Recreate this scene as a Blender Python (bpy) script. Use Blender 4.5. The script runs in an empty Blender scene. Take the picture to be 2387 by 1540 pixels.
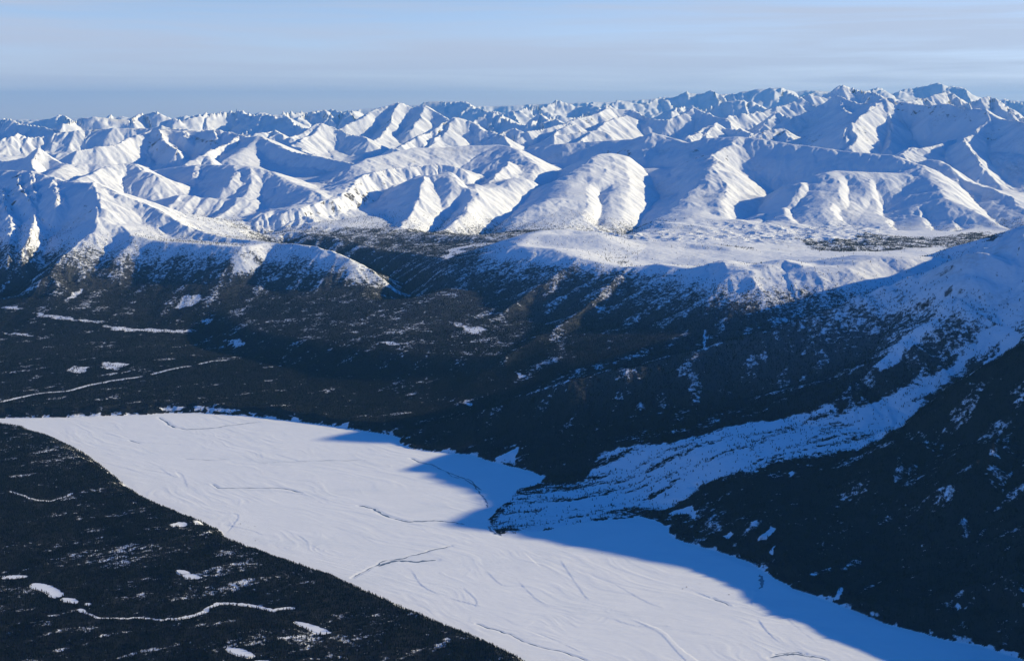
import bpy, math, time
import numpy as np
T0 = time.time()
C = bpy.context.scene.collection
scene = bpy.context.scene
# ------------------------------------------------------------------ camera
H = 2000.0                      # the aircraft's height above the frozen river, metres
FPX, UC, VC = 2914.0, 1193.5, 770.0     # focal length and centre in units of a 2387 x 1540 picture
PITCH = math.radians(10.1)
cam_d = bpy.data.cameras.new('camera'); cam = bpy.data.objects.new('camera', cam_d); C.objects.link(cam)
cam_d.sensor_width = 36.0; cam_d.lens = 36.0 * FPX / 2387.0
cam_d.clip_start = 10.0; cam_d.clip_end = 600000.0
cam.location = (0, 0, H); cam.rotation_euler = (math.radians(90) - PITCH, 0, 0)
scene.camera = cam
# ------------------------------------------------------------------ light
SUN_EL, SUN_AZ = math.radians(17.3), math.radians(75)     # azimuth from +Y towards +X
w = bpy.data.worlds.new('World'); scene.world = w; w.use_nodes = True
nt = w.node_tree; nt.nodes.clear()
def N(nt, kind, **kw):
    n = nt.nodes.new(kind)
    for k, v in kw.items(): setattr(n, k, v)
    return n
def L(nt, a, b): nt.links.new(a, b)
def mathn(nt, op, a=None, b=None, c=None, clamp=False):
    n = N(nt, 'ShaderNodeMath', operation=op, use_clamp=clamp)
    for i, v in enumerate((a, b, c)):
        if v is None: continue
        if isinstance(v, (int, float)): n.inputs[i].default_value = v
        else: L(nt, v, n.inputs[i])
    return n.outputs[0]
def mixc(nt, fac, a, b, mode='MIX'):
    n = N(nt, 'ShaderNodeMix', data_type='RGBA', blend_type=mode)
    for i, v in ((0, fac), (6, a), (7, b)):
        if isinstance(v, (int, float)): n.inputs[i].default_value = v
        elif isinstance(v, tuple): n.inputs[i].default_value = (*v, 1)
        else: L(nt, v, n.inputs[i])
    return n.outputs[2]
def ramp(nt, src, stops):
    n = N(nt, 'ShaderNodeValToRGB'); e = n.color_ramp.elements
    while len(e) < len(stops): e.new(0.5)
    for i, (p, c) in enumerate(stops):
        e[i].position = p; e[i].color = (*c, 1) if isinstance(c, tuple) else (c, c, c, 1)
    L(nt, src, n.inputs[0]); return n.outputs[0]
def noise(nt, vec, scale, detail=4, rough=0.5, dist=0.0):
    n = N(nt, 'ShaderNodeTexNoise'); n.inputs['Scale'].default_value = scale
    n.inputs['Detail'].default_value = detail; n.inputs['Roughness'].default_value = rough
    n.inputs['Distortion'].default_value = dist; L(nt, vec, n.inputs['Vector']); return n.outputs[0]
sky = N(nt, 'ShaderNodeTexSky', sky_type='NISHITA'); sky.sun_disc = False
sky.sun_elevation = SUN_EL; sky.sun_rotation = SUN_AZ; sky.altitude = 2500
sky.air_density = 1.6; sky.dust_density = 0.3; sky.ozone_density = 3.0
tc = N(nt, 'ShaderNodeTexCoord'); sp = N(nt, 'ShaderNodeSeparateXYZ'); L(nt, tc.outputs['Generated'], sp.inputs[0])
el = sp.outputs[2]
# the clear sky is paler at the horizon and a deep winter blue overhead
tint = ramp(nt, el, [(0.0, (0.92, 1.13, 2.25)), (0.09, (0.84, 0.90, 1.38)), (0.2, (0.30, 0.66, 1.2)), (0.5, (0.06, 0.52, 1.15)), (0.9, (0.03, 0.46, 1.1))])
base = mixc(nt, 1.0, sky.outputs[0], tint, 'MULTIPLY')
mp = N(nt, 'ShaderNodeMapping'); mp.inputs['Scale'].default_value = (1.6, 1.6, 34); L(nt, tc.outputs['Generated'], mp.inputs[0])
n1 = noise(nt, mp.outputs[0], 1.5, 5, 0.55, 0.3)
mp2 = N(nt, 'ShaderNodeMapping'); mp2.inputs['Scale'].default_value = (2.2, 2.2, 80); mp2.inputs['Location'].default_value = (3, 1, 7); L(nt, tc.outputs['Generated'], mp2.inputs[0])
n2 = noise(nt, mp2.outputs[0], 1.3, 4, 0.6, 0.2)
cl = mathn(nt, 'ADD', mathn(nt, 'MULTIPLY', n1, 0.8), mathn(nt, 'MULTIPLY', n2, 0.2))
clm = ramp(nt, cl, [(0.38, 0.0), (0.56, 1.0)])
fade = ramp(nt, el, [(0.0, 0.35), (0.02, 0.75), (0.10, 0.9), (0.2, 0.0)])
cloudy = mixc(nt, mathn(nt, 'MULTIPLY', clm, fade), base, (4.0, 4.5, 5.6))
bg = N(nt, 'ShaderNodeBackground'); bg.inputs[1].default_value = 0.095; L(nt, cloudy, bg.inputs[0])
wo = N(nt, 'ShaderNodeOutputWorld'); L(nt, bg.outputs[0], wo.inputs[0])
sd = bpy.data.lights.new('sun', 'SUN'); sun = bpy.data.objects.new('sun', sd); C.objects.link(sun)
sd.energy = 5.0; sd.angle = math.radians(0.5); sd.color = (1.0, 0.85, 0.50)
sun.rotation_euler = (math.pi / 2 - SUN_EL, 0, math.pi - SUN_AZ)   # light comes from azimuth SUN_AZ
scene.view_settings.view_transform = 'Standard'; scene.view_settings.look = 'None'
scene.view_settings.exposure = 0.5; scene.view_settings.gamma = 1.0; scene.view_settings.use_curve_mapping = False
scene.cycles.max_bounces = 5; scene.cycles.diffuse_bounces = 2; scene.cycles.volume_bounces = 0
scene.cycles.use_denoising = True

# ------------------------------------------------------------------ geometry helpers (numpy)
CP, SP = math.cos(PITCH), math.sin(PITCH)
def ray(u, v):
    a, b = (u - UC) / FPX, (VC - v) / FPX
    d = (a, CP + b * SP, -SP + b * CP)
    return d[0] / d[1], d[2] / d[1]            # x and dz per unit of Y
def P(u, v, y):                                # a point seen at (u, v), y kilometres away
    t, s = ray(u, v); y *= 1000.0
    return (t * y, y, H + s * y)
def W(x, y, z): return (x * 1000.0, y * 1000.0, float(z))
def G0(u, v, z=0.0):                           # point on the level z seen at (u, v)
    t, s = ray(u, v); y = (z - H) / s
    return (t * y, y, z)
def project(x, y, z):
    dz = z - H; f = y * CP - dz * SP; u_ = y * SP + dz * CP
    return UC + FPX * x / f, VC - FPX * u_ / f
rng = np.random.default_rng(7)
_tab = rng.random((256, 256, 2)).astype(np.float32)
_ang = rng.random((256, 256)).astype(np.float32) * 2 * np.pi
_gx, _gy = np.cos(_ang), np.sin(_ang)
def gnoise(x, y):
    ix = np.floor(x).astype(np.int32); iy = np.floor(y).astype(np.int32)
    fx = (x - ix).astype(np.float32); fy = (y - iy).astype(np.float32)
    ux = fx * fx * fx * (fx * (fx * 6 - 15) + 10); uy = fy * fy * fy * (fy * (fy * 6 - 15) + 10)
    def g(a, b):
        i, j = (ix + a) & 255, (iy + b) & 255
        return _gx[i, j] * (fx - a) + _gy[i, j] * (fy - b)
    a = g(0, 0); b = g(1, 0); c = g(0, 1); d = g(1, 1)
    return (a + (b - a) * ux + (c - a) * uy + (a - b - c + d) * ux * uy) * 1.5
def fbm(x, y, octv=4, gain=0.5, seed=0.0, ridged=False):
    s = 0; a = 1.0; n = 0
    for o in range(octv):
        v = gnoise(x + seed * 13.7 + o * 31.3, y - seed * 7.1 + o * 17.9)
        if ridged: v = 1 - 2 * np.abs(v)
        s = s + a * v; n += a; a *= gain; x = x * 2.03; y = y * 2.03
    return s / n
def sstep(a, b, x):
    t = np.clip((x - a) / (b - a), 0, 1); return t * t * (3 - 2 * t)
def erosion(px, py, dx, dy):                   # one octave of gully noise whose stripes run along the fall line
    ix = np.floor(px).astype(np.int32); iy = np.floor(py).astype(np.int32)
    fx = (px - ix).astype(np.float32); fy = (py - iy).astype(np.float32)
    va = np.zeros_like(fx); vx = np.zeros_like(fx); vy = np.zeros_like(fx); wt = np.zeros_like(fx)
    for i in range(-2, 2):
        for j in range(-2, 2):
            h = _tab[(ix - i) & 255, (iy - j) & 255]
            ax = fx + i - h[..., 0] * 0.5 + 0.25; ay = fy + j - h[..., 1] * 0.5 + 0.25
            wgt = np.exp(-2 * (ax * ax + ay * ay)); wt += wgt
            m = (ax * dx + ay * dy) * 6.2832
            va += np.cos(m) * wgt; sn = -np.sin(m) * wgt; vx += sn * dx; vy += sn * dy
    return va / wt, vx / wt, vy / wt
def seg_dist(x, y, pts):                       # distance to a polyline, side, arc parameter z
    best = np.full(x.shape, 1e18, np.float64); side = np.zeros(x.shape); zz = np.zeros(x.shape)
    for k in range(len(pts) - 1):
        ax, ay, az = pts[k]; bx, by, bz = pts[k + 1]
        dx, dy = bx - ax, by - ay; l2 = dx * dx + dy * dy + 1e-9
        t = np.clip(((x - ax) * dx + (y - ay) * dy) / l2, 0, 1)
        ex, ey = x - (ax + t * dx), y - (ay + t * dy)
        d2 = ex * ex + ey * ey; m = d2 < best
        best = np.where(m, d2, best); side = np.where(m, (dx * ey - dy * ex) / np.sqrt(l2 * (d2 + 1.0)), side)
        zz = np.where(m, az + t * (bz - az), zz)
    return np.sqrt(best), side, zz
def poly_sd(x, y, poly):                       # signed distance to a closed polygon, positive outside
    d = np.full(x.shape, 1e18); ins = np.zeros(x.shape, bool); n = len(poly)
    for k in range(n):
        ax, ay = poly[k][:2]; bx, by = poly[(k + 1) % n][:2]
        dx, dy = bx - ax, by - ay; l2 = dx * dx + dy * dy + 1e-9
        t = np.clip(((x - ax) * dx + (y - ay) * dy) / l2, 0, 1)
        d = np.minimum(d, (x - ax - t * dx) ** 2 + (y - ay - t * dy) ** 2)
        c = (ay > y) != (by > y)
        with np.errstate(divide='ignore', invalid='ignore'):
            xi = ax + (y - ay) / (by - ay if by != ay else 1e-9) * dx
        ins ^= c & (x < xi)
    d = np.sqrt(d); return np.where(ins, -d, d)
def smooth(pts, n=5):
    p = np.array(pts, float); p = np.vstack([2 * p[0] - p[1], p, 2 * p[-1] - p[-2]]); out = []
    for k in range(1, len(p) - 2):
        for t in np.arange(n) / n:
            a, b, c, d = p[k - 1], p[k], p[k + 1], p[k + 2]; out.append(0.5 * (2 * b + (c - a) * t + (2 * a - 5 * b + 4 * c - d) * t * t + (3 * b - a - 3 * c + d) * t ** 3))
    out.append(p[-2]); return [tuple(q) for q in out]
def densify(pts, n, jit=0.0):
    p = np.array(pts, float); out = []
    for k in range(len(p) - 1):
        for i in range(n):
            out.append(p[k] + (p[k + 1] - p[k]) * i / n)
    out.append(p[-1]); out = np.array(out)
    if jit:
        s = np.arange(len(out)) * 0.37 + p[0, 0] * 0.001
        out[:, 0] += jit * gnoise(s, s * 0 + 3.3); out[:, 1] += jit * gnoise(s, s * 0 + 9.3)
    return [tuple(q) for q in out]

# ------------------------------------------------------------------ the lie of the land
# a ridge: group, points, (slope of its negative side, slope of its positive side), crest rounding, ruggedness, spurs
# drawn left to right the sides are (towards us, away); drawn downhill towards us they are (left, right)
R = []
def ridge(g, pts, s, r=30, rug=0.5, spur=None, foot=0.0):
    R.append(dict(g=g, p=pts, s=s, r=r, rug=rug, foot=foot))
    if spur:
        space, length, drop, ss = spur
        rs = np.random.default_rng(len(R) * 11 + 3); acc = space * rs.uniform(0.2, 0.8)
        for k in range(len(pts) - 1):
            a, b = np.array(pts[k]), np.array(pts[k + 1]); l = np.hypot(*(b - a)[:2])
            while acc < l:
                c = a + (b - a) * acc / l; acc += space * rs.uniform(0.7, 1.4)
                an = rs.uniform(-0.55, 0.75); le = length * rs.uniform(0.6, 1.25); q = [tuple(c - (0, 0, 15))]
                for m in range(3):
                    an2 = an + rs.uniform(-0.3, 0.3)
                    c = c + np.array((math.sin(an2), -math.cos(an2), 0)) * le / 3; c[2] -= le / 3 * drop * (1.25 - 0.25 * m)
                    q.append(tuple(c))
                R.append(dict(g=g, p=q, s=(ss, ss), r=r * 0.5, rug=rug, foot=0.0))
            acc -= l
def Z(y, *uv): return [P(a[0], a[1], a[2] if len(a) > 2 else y) for a in uv]
GN = ['valley_floor', 'frozen_river', 'forested_bank', 'snow_fan', 'forested_mountain', 'bare_topped_mountain', 'plateau_hill', 'ridge_mountain',
      'domed_hill', 'horn_hill', 'cirque_mountain', 'gullied_hill', 'scarp_hill', 'broad_hill', 'craggy_massif', 'pyramid_peak', 'fluted_peak',
      'jagged_range', 'skyline_range', 'distant_range', 'highland']
GI = {n: i for i, n in enumerate(GN)}

# -- the right-hand mountain above the river (its crest climbs out of the frame)
ridge('bare_topped_mountain', [P(900, 1035, 7.5), P(930, 1015, 7.45), P(1100, 962, 7.5), P(1350, 884, 7.6), P(1550, 838, 7.7), P(1700, 795, 7.8), P(1850, 750, 7.85), P(1960, 715, 7.9),
      P(2076, 668, 7.95), P(2200, 630, 8.0), P(2300, 578, 7.95), P(2387, 547, 7.85), W(3.55, 7.7, 1290), W(3.9, 7.47, 1325), W(4.3, 7.3, 1430), W(3.95, 6.95, 1370), W(3.9, 6.5, 1150), W(4.5, 6.3, 1100)], (0.46, 0.42), 45, 0.42)
ridge('bare_topped_mountain', [W(3.9, 7.47, 1325), W(3.92, 8.02, 1350), W(4.4, 8.5, 1480), W(4.85, 9.02, 1940), W(6.0, 9.8, 1500)], (0.6, 0.7), 40, 0.5)
ridge('bare_topped_mountain', [P(2290, 590, 7.65), P(2230, 700, 7.35), P(2120, 800, 7.15), P(1990, 880, 7.0)], (0.40, 0.40), 60, 0.3)
ridge('forested_mountain', [P(1500, 1197, 6.2), P(1600, 1165, 6.2), P(1700, 1130, 6.22), P(1950, 1060, 6.25), P(2100, 1005, 6.3), P(2250, 885, 6.3), P(2387, 805, 6.3), W(2.95, 6.25, 800), W(3.4, 6.1, 840),
      W(3.9, 6.1, 900), W(4.8, 6.2, 1150), W(6, 6.5, 1300)], (0.43, 0.5), 50, 0.38)
ridge('forested_mountain', [W(3.9, 6.1, 900), W(3.4, 5.65, 760), W(3.2, 5.1, 550), W(3.0, 4.5, 450), W(2.8, 3.8, 430), W(2.5, 3.0, 400), W(2.3, 1.8, 400)], (0.46, 0.5), 50, 0.4)
for u, v, y in ((2060, 1100, 5.75), (2270, 1110, 5.4)):
    a = P(u, v, y); b = (a[0] - 300, a[1] - 450, max(a[2] - 260, 5)); c = (a[0] + 180, a[1] + 250, a[2] + 90)
    ridge('forested_mountain', [c, a, b], (0.5, 0.5), 50, 0.3)
# -- the snow fan in the gully between them
ridge('snow_fan', [P(1180, 1200, 6.12), P(1300, 1168, 6.25), P(1450, 1128, 6.5), P(1700, 1062, 6.68), P(1900, 1005, 6.75), P(2080, 960, 6.85), P(2200, 890, 6.9), P(2330, 765, 7.1), P(2400, 690, 7.25)], (0.10, 0.10), 120, 0.12)
# -- the plateau and its forested front across the middle
ridge('plateau_hill', [P(830, 740, 10.9), P(859, 726, 11.0), P(948, 686, 11.1), P(1002, 667, 11.2), P(1067, 639, 11.3), P(1146, 606, 11.4), P(1207, 572, 11.5), P(1236, 548, 11.9), P(1272, 537, 12.2), P(1326, 535, 12.3),
      P(1380, 543, 12.2), P(1452, 557, 12.1), P(1506, 565, 12.0), P(1603, 566, 12.0), P(1700, 576, 11.8)], (0.36, 0.34), 110, 0.14)
ridge('plateau_hill', [P(1207, 574, 11.4), P(1290, 580, 11.1), P(1348, 599, 10.8), P(1398, 610, 10.6), P(1470, 622, 10.4), P(1535, 615, 10.3), P(1603, 629, 10.0), P(1643, 621, 9.9), P(1690, 609, 9.9), P(1744, 630, 9.6),
      P(1823, 606, 9.8), P(1895, 622, 9.6), P(1967, 622, 9.6), P(2038, 597, 9.9), P(2128, 598, 9.9), P(2200, 606, 9.9), P(2260, 618, 9.8), P(2340, 610, 9.8), P(2450, 600, 9.8)], (0.40, 0.14), 70, 0.22)
for pts in ([P(1744, 632, 9.55), P(1766, 665, 9.3), P(1790, 735, 9.0), P(1800, 790, 8.8)], [P(1840, 640, 9.5), P(1858, 680, 9.2), P(1872, 730, 8.95)], [P(1905, 640, 9.5), P(1918, 680, 9.25), P(1930, 740, 9.0)],
            [P(1967, 644, 9.45), P(1990, 680, 9.2), P(2010, 730, 9.0)], [P(1470, 624, 10.35), P(1420, 668, 10.0), P(1330, 745, 9.4), P(1180, 830, 8.8)], [P(1610, 634, 9.95), P(1640, 700, 9.4), P(1660, 770, 9.0)],
            [P(1690, 615, 9.8), P(1700, 690, 9.4), P(1690, 770, 8.95)], [P(1345, 605, 10.7), P(1260, 665, 10.3), P(1130, 760, 9.7)]):
    ridge('plateau_hill', pts, (0.42, 0.50), 30, 0.25)
for u, v, y, dz in ((1330, 548, 11.9, 60), (2080, 600, 10.1, 20)):
    a = P(u, v, y); ridge('plateau_hill', [(a[0] - 150, a[1], a[2]), (a[0] + 250, a[1] - 60, a[2])], (0.25, 0.25), 90, 0.05)
# -- the mountain on the left with its long descending crest
ridge('ridge_mountain', [P(-400, 380, 16.0), P(-150, 400, 15.6), P(0, 398, 15.1), P(36, 399, 14.9), P(72, 401, 14.7), P(120, 413, 14.4), P(158, 424, 14.1), P(216, 427, 13.8), P(266, 449, 13.65), P(306, 463, 13.55), P(360, 484, 13.4),
      P(413, 515, 13.1), P(464, 538, 12.9), P(539, 556, 12.65), P(611, 565, 12.4), P(683, 569, 12.1), P(737, 575, 11.9), P(787, 592, 11.7), P(816, 604, 11.6), P(859, 625, 11.5), P(912, 658, 11.3), P(938, 676, 11.15)], (0.50, 0.5), 25, 0.32)
ridge('ridge_mountain', [P(216, 428, 13.75), P(228, 450, 13.5), P(232, 485, 13.1), P(223, 530, 12.7), P(190, 562, 12.4), P(155, 592, 12.1), P(110, 640, 11.7)], (0.66, 0.30), 22, 0.3)
ridge('ridge_mountain', [P(228, 520, 12.8), P(284, 526, 12.8), P(316, 553, 12.5), P(360, 561, 12.4), P(413, 564, 12.3), P(503, 571, 12.1), P(561, 575, 12.0), P(611, 568, 12.2)], (0.62, 0.10), 40, 0.16)
for pts in ([P(47, 402, 14.8), P(42, 425, 14.4), P(60, 455, 13.9), P(86, 492, 13.4), P(80, 520, 13.0), P(68, 548, 12.6), P(50, 610, 12.1)], [P(72, 402, 14.65), P(78, 432, 14.2), P(86, 470, 13.7)], [P(125, 415, 14.3), P(130, 440, 13.9), P(134, 462, 13.5)],
            [P(5, 440, 14.3), P(14, 482, 13.7), P(25, 525, 13.0), P(20, 600, 12.2)], [P(-30, 420, 14.6), P(-20, 500, 13.4), P(-40, 600, 12.2)]):
    ridge('ridge_mountain', pts, (0.75, 0.75), 10, 0.5)
ridge('ridge_mountain', [P(316, 556, 12.45), P(270, 605, 12.05), P(215, 655, 11.7), P(165, 700, 11.4)], (0.44, 0.30), 80, 0.2)
ridge('ridge_mountain', [P(-400, 540, 12.2), P(-250, 560, 12.0), P(-150, 640, 11.6)], (0.5, 0.5), 40, 0.5)
# -- rolling hills behind it
ridge('horn_hill', [P(-60, 372, 18.5), P(10, 376, 18.3), P(61, 370, 18.2), P(78, 356, 18.2), P(90, 346, 18.2), P(111, 364, 18.2), P(144, 381, 18.0), P(180, 388, 17.8)], (0.55, 0.5), 15, 0.3)
ridge('horn_hill', [P(90, 347, 18.2), P(72, 372, 17.9), P(76, 396, 17.5)], (0.6, 0.6), 15, 0.3)
ridge('horn_hill', [P(130, 400, 16.6), P(155, 384, 17.3), P(201, 382, 17.5), P(240, 384, 17.5)], (0.35, 0.3), 60, 0.1)
ridge('horn_hill', [P(180, 420, 16.0), P(215, 402, 16.4), P(250, 389, 16.8), P(290, 381, 17.0), P(312, 382, 17.0), P(334, 398, 16.8), P(360, 408, 16.6)], (0.45, 0.4), 35, 0.3)
ridge('domed_hill', [P(170, 432, 16.8), P(230, 425, 17.3), P(280, 410, 17.8), P(324, 404, 18.1), P(395, 391, 18.1), P(467, 385, 17.8), P(539, 385, 17.4), P(593, 390, 17.1), P(633, 401, 16.9), P(683, 426, 16.4), P(720, 440, 16.0), P(748, 449, 15.7)], (0.40, 0.30), 70, 0.22)
for pts, s in (([P(583, 392, 17.0), P(588, 425, 16.5), P(570, 465, 15.9), P(520, 500, 15.2), P(470, 525, 14.7)], (0.42, 0.40)), ([P(548, 388, 17.2), P(550, 402, 16.9), P(540, 420, 16.5)], (0.5, 0.5)), ([P(455, 388, 17.7), P(458, 400, 17.4), P(450, 415, 17.1)], (0.5, 0.5))):
    ridge('domed_hill', pts, s, 40, 0.2)
for u0, v0, u1, v1 in ((420, 455, 380, 500), (450, 458, 405, 505), (487, 462, 440, 512), (520, 465, 480, 517), (555, 462, 520, 515), (590, 470, 560, 505)):
    ridge('domed_hill', [P(u0, v0, 15.9), P(u1, v1, 15.2)], (0.26, 0.36), 14, 0.1)
ridge('cirque_mountain', [P(180, 352, 21), P(270, 338, 21.5), P(306, 322, 22), P(345, 308, 22.4), P(374, 304, 22.5), P(424, 306, 22.5), P(464, 304, 22.5), P(493, 304, 22.4), P(521, 308, 22.3), P(550, 315, 22), P(575, 320, 21.8), P(604, 319, 21.5), P(647, 338, 21), P(683, 355, 20.5),
      P(755, 369, 19.8), P(816, 381, 19.2), P(850, 392, 18.8)], (0.55, 0.5), 25, 0.6)
for pts in ([P(374, 305, 22.4), P(381, 328, 22), P(398, 342, 21.6), P(414, 352, 21.3)], [P(493, 305, 22.3), P(496, 322, 22)], [P(550, 316, 21.9), P(532, 334, 21.4), P(500, 350, 21.0), P(471, 362, 20.6), P(450, 378, 20.2)], [P(424, 307, 22.4), P(430, 325, 22.1)]):
    ridge('cirque_mountain', pts, (0.75, 0.7), 12, 0.7)
ridge('cirque_mountain', [P(604, 320, 21.5), P(570, 345, 21), P(540, 370, 20.2)], (0.4, 0.3), 80, 0.15)
ridge('cirque_mountain', [P(430, 385, 19), P(462, 364, 19.4), P(480, 364, 19.4), P(492, 378, 19.2)], (0.5, 0.5), 30, 0.25)
ridge('scarp_hill', [P(700, 470, 15.0), P(740, 462, 15.3), P(787, 452, 15.6), P(826, 422, 16.4), P(851, 408, 16.9), P(905, 394, 17.3), P(966, 390, 17.5), P(1020, 383, 17.7), P(1060, 389, 17.6)], (0.55, 0.24), 14, 0.55)
ridge('scarp_hill', [P(830, 385, 18.0), P(859, 370, 18.4), P(966, 345, 19.4), P(1030, 345, 19.6), P(1092, 340, 19.8), P(1164, 338, 19.8), P(1189, 342, 19.5), P(1211, 357, 19.0), P(1235, 375, 18.6), P(1250, 386, 18.3), P(1247, 401, 18.0)], (0.24, 0.4), 60, 0.25)
ridge('scarp_hill', [P(1187, 376, 18.3), P(1161, 405, 17.6), P(1132, 440, 17.0), P(1126, 458, 16.6)], (0.55, 0.55), 15, 0.5)
ridge('scarp_hill', [P(560, 528, 15.4), P(630, 518, 15.6), P(665, 507, 15.8), P(740, 495, 15.8), P(790, 484, 15.9), P(850, 465, 16.1), P(895, 447, 16.3), P(941, 423, 16.5), P(988, 409, 16.7), P(1038, 411, 16.6), P(1049, 418, 16.4)], (0.46, 0.3), 45, 0.12)
ridge('scarp_hill', [P(988, 411, 16.5), P(977, 462, 15.6), P(958, 500, 15.0), P(935, 530, 14.5), P(900, 552, 14.1)], (0.34, 0.50), 22, 0.15)
ridge('scarp_hill', [P(1045, 405, 16.7), P(1085, 430, 16.3), P(1100, 455, 15.9), P(1085, 490, 15.2), P(1040, 530, 14.6), P(990, 550, 14.2)], (0.36, 0.52), 25, 0.15)
ridge('scarp_hill', [P(1045, 405, 16.7), P(1100, 425, 16.5), P(1122, 462, 15.9)], (0.4, 0.55), 20, 0.3)
ridge('broad_hill', [P(1235, 405, 17.3), P(1290, 408, 17.2), P(1330, 395, 17.5), P(1362, 380, 17.9), P(1394, 360, 18.4), P(1430, 357, 18.6), P(1466, 355, 18.7)], (0.22, 0.4), 70, 0.15)
ridge('broad_hill', [P(1466, 356, 18.6), P(1455, 380, 18.2), P(1465, 405, 17.6), P(1470, 428, 17.1), P(1460, 445, 16.7), P(1468, 470, 16.2), P(1450, 500, 15.6), P(1410, 530, 15.0)], (0.28, 0.60), 22, 0.3)
ridge('broad_hill', [P(1405, 385, 18.0), P(1410, 410, 17.4), P(1385, 440, 16.8), P(1368, 480, 16.2), P(1366, 520, 15.4)], (0.20, 0.55), 30, 0.1)
ridge('broad_hill', [P(1170, 530, 14.6), P(1197, 492, 15.2), P(1236, 467, 15.7), P(1272, 461, 15.9), P(1326, 470, 15.9), P(1369, 480, 16.0)], (0.34, 0.2), 60, 0.12)
ridge('broad_hill', [P(1204, 352, 21.0), P(1290, 337, 21.0), P(1398, 330, 20.8), P(1470, 326, 20.5), P(1520, 311, 20.3), P(1560, 322, 20.0), P(1600, 333, 19.6), P(1643, 323, 19.4), P(1722, 320, 19.2), P(1765, 324, 19.0), P(1823, 333, 18.8), P(1895, 342, 18.4),
      P(1974, 354, 18.0), P(2028, 358, 17.8), P(2074, 362, 17.6), P(2128, 380, 17.2), P(2150, 392, 17.0)], (0.42, 0.35), 60, 0.35)
ridge('broad_hill', [P(1520, 313, 20.2), P(1500, 350, 19.7), P(1490, 390, 19.0)], (0.45, 0.3), 30, 0.4)
ridge('broad_hill', [P(1722, 322, 19.1), P(1690, 345, 18.6), P(1662, 362, 18.2), P(1675, 375, 17.9), P(1657, 392, 17.5), P(1690, 428, 16.9), P(1697, 440, 16.7), P(1680, 463, 16.2), P(1700, 496, 15.5), P(1730, 512, 15.1)], (0.20, 0.55), 25, 0.3)
ridge('broad_hill', [P(1657, 395, 17.5), P(1610, 440, 16.7), P(1560, 480, 15.9), P(1490, 505, 15.2)], (0.38, 0.2), 60, 0.12)
ridge('broad_hill', [P(1470, 545, 14.2), P(1520, 506, 14.8), P(1571, 520, 14.6), P(1640, 530, 14.4)], (0.22, 0.2), 60, 0.12)
ridge('gullied_hill', [P(1860, 425, 16.4), P(1900, 405, 16.7), P(1950, 398, 16.9), P(2030, 402, 16.9), P(2100, 405, 16.9), P(2146, 390, 17.1), P(2182, 422, 16.4), P(2204, 462, 15.7), P(2275, 494, 15.1), P(2358, 538, 14.3), P(2450, 570, 13.8)], (0.23, 0.4), 50, 0.1)
ridge('gullied_hill', [P(1848, 470, 15.8), P(1875, 430, 16.4), P(1895, 412, 16.7)], (0.5, 0.3), 30, 0.1)
ridge('gullied_hill', [P(2165, 372, 18.2), P(2189, 375, 18.0), P(2243, 401, 17.3), P(2276, 419, 17.0), P(2320, 440, 16.6), P(2358, 459, 16.3), P(2374, 482, 15.9), P(2400, 500, 15.6)], (0.30, 0.6), 25, 0.2)
for u, v, y in ((1830, 415, 16.6), (1772, 475, 15.6), (1805, 468, 15.7)):
    a = P(u, v, y); ridge('gullied_hill', [a, (a[0] + 60, a[1] - 120, a[2] - 10)], (0.35, 0.35), 50, 0.05)
# -- the rugged massif on the right
ridge('craggy_massif', [P(1940, 370, 20.5), P(1963, 347, 21), P(1977, 301, 21.8), P(1988, 290, 22), P(2020, 258, 22.8), P(2049, 236, 23.4), P(2071, 229, 23.6), P(2092, 236, 23.5), P(2132, 243, 23.2), P(2161, 247, 23.0), P(2211, 243, 22.6), P(2254, 254, 22.2), P(2297, 257, 21.8),
      P(2337, 279, 21.2), P(2387, 286, 20.6), P(2500, 290, 20), P(2700, 330, 19)], (0.62, 0.5), 15, 0.68)
ridge('craggy_massif', [P(2301, 258, 21.7), P(2306, 284, 21.3), P(2280, 301, 20.9), P(2272, 315, 20.6), P(2243, 322, 20.4), P(2250, 340, 20.0), P(2270, 362, 19.5), P(2290, 392, 18.9)], (0.6, 0.7), 12, 0.68)
ridge('craggy_massif', [P(1988, 291, 21.9), P(2000, 320, 21.4), P(1980, 345, 20.9)], (0.7, 0.7), 12, 0.6)
ridge('craggy_massif', [P(2058, 236, 23.4), P(2068, 270, 22.9), P(2080, 310, 22.1), P(2070, 345, 21.3)], (0.6, 0.6), 15, 0.6)
ridge('craggy_massif', [P(2100, 360, 19.8), P(2123, 345, 20.2), P(2150, 347, 20.2), P(2243, 323, 21.2)], (0.5, 0.5), 20, 0.6)
ridge('craggy_massif', [P(1700, 345, 26), P(1754, 316, 26.6), P(1805, 301, 27.2), P(1859, 272, 27.7), P(1913, 247, 28), P(1949, 225, 28), P(1967, 232, 27.8), P(2002, 241, 27.4), P(2035, 243, 27)], (0.6, 0.5), 15, 0.68)
ridge('craggy_massif', [P(1949, 226, 28), P(1962, 250, 27.4), P(1975, 262, 26.8), P(2000, 275, 26)], (0.6, 0.6), 15, 0.6)
ridge('craggy_massif', [P(1754, 316, 25), P(1790, 305, 25.3), P(1830, 300, 25.4), P(1845, 320, 24.8)], (0.5, 0.5), 20, 0.7)
ridge('jagged_range', [P(1650, 290, 31), P(1708, 270, 32), P(1772, 261, 32.5), P(1823, 247, 33), P(1891, 223, 33.6), P(1923, 229, 33.6), P(1961, 204, 34), P(1981, 209, 34), P(2017, 216, 33.8), P(2050, 226, 33.5)], (0.6, 0.5), 15, 0.9, (1900, 2400, 0.40, 0.65))
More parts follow.
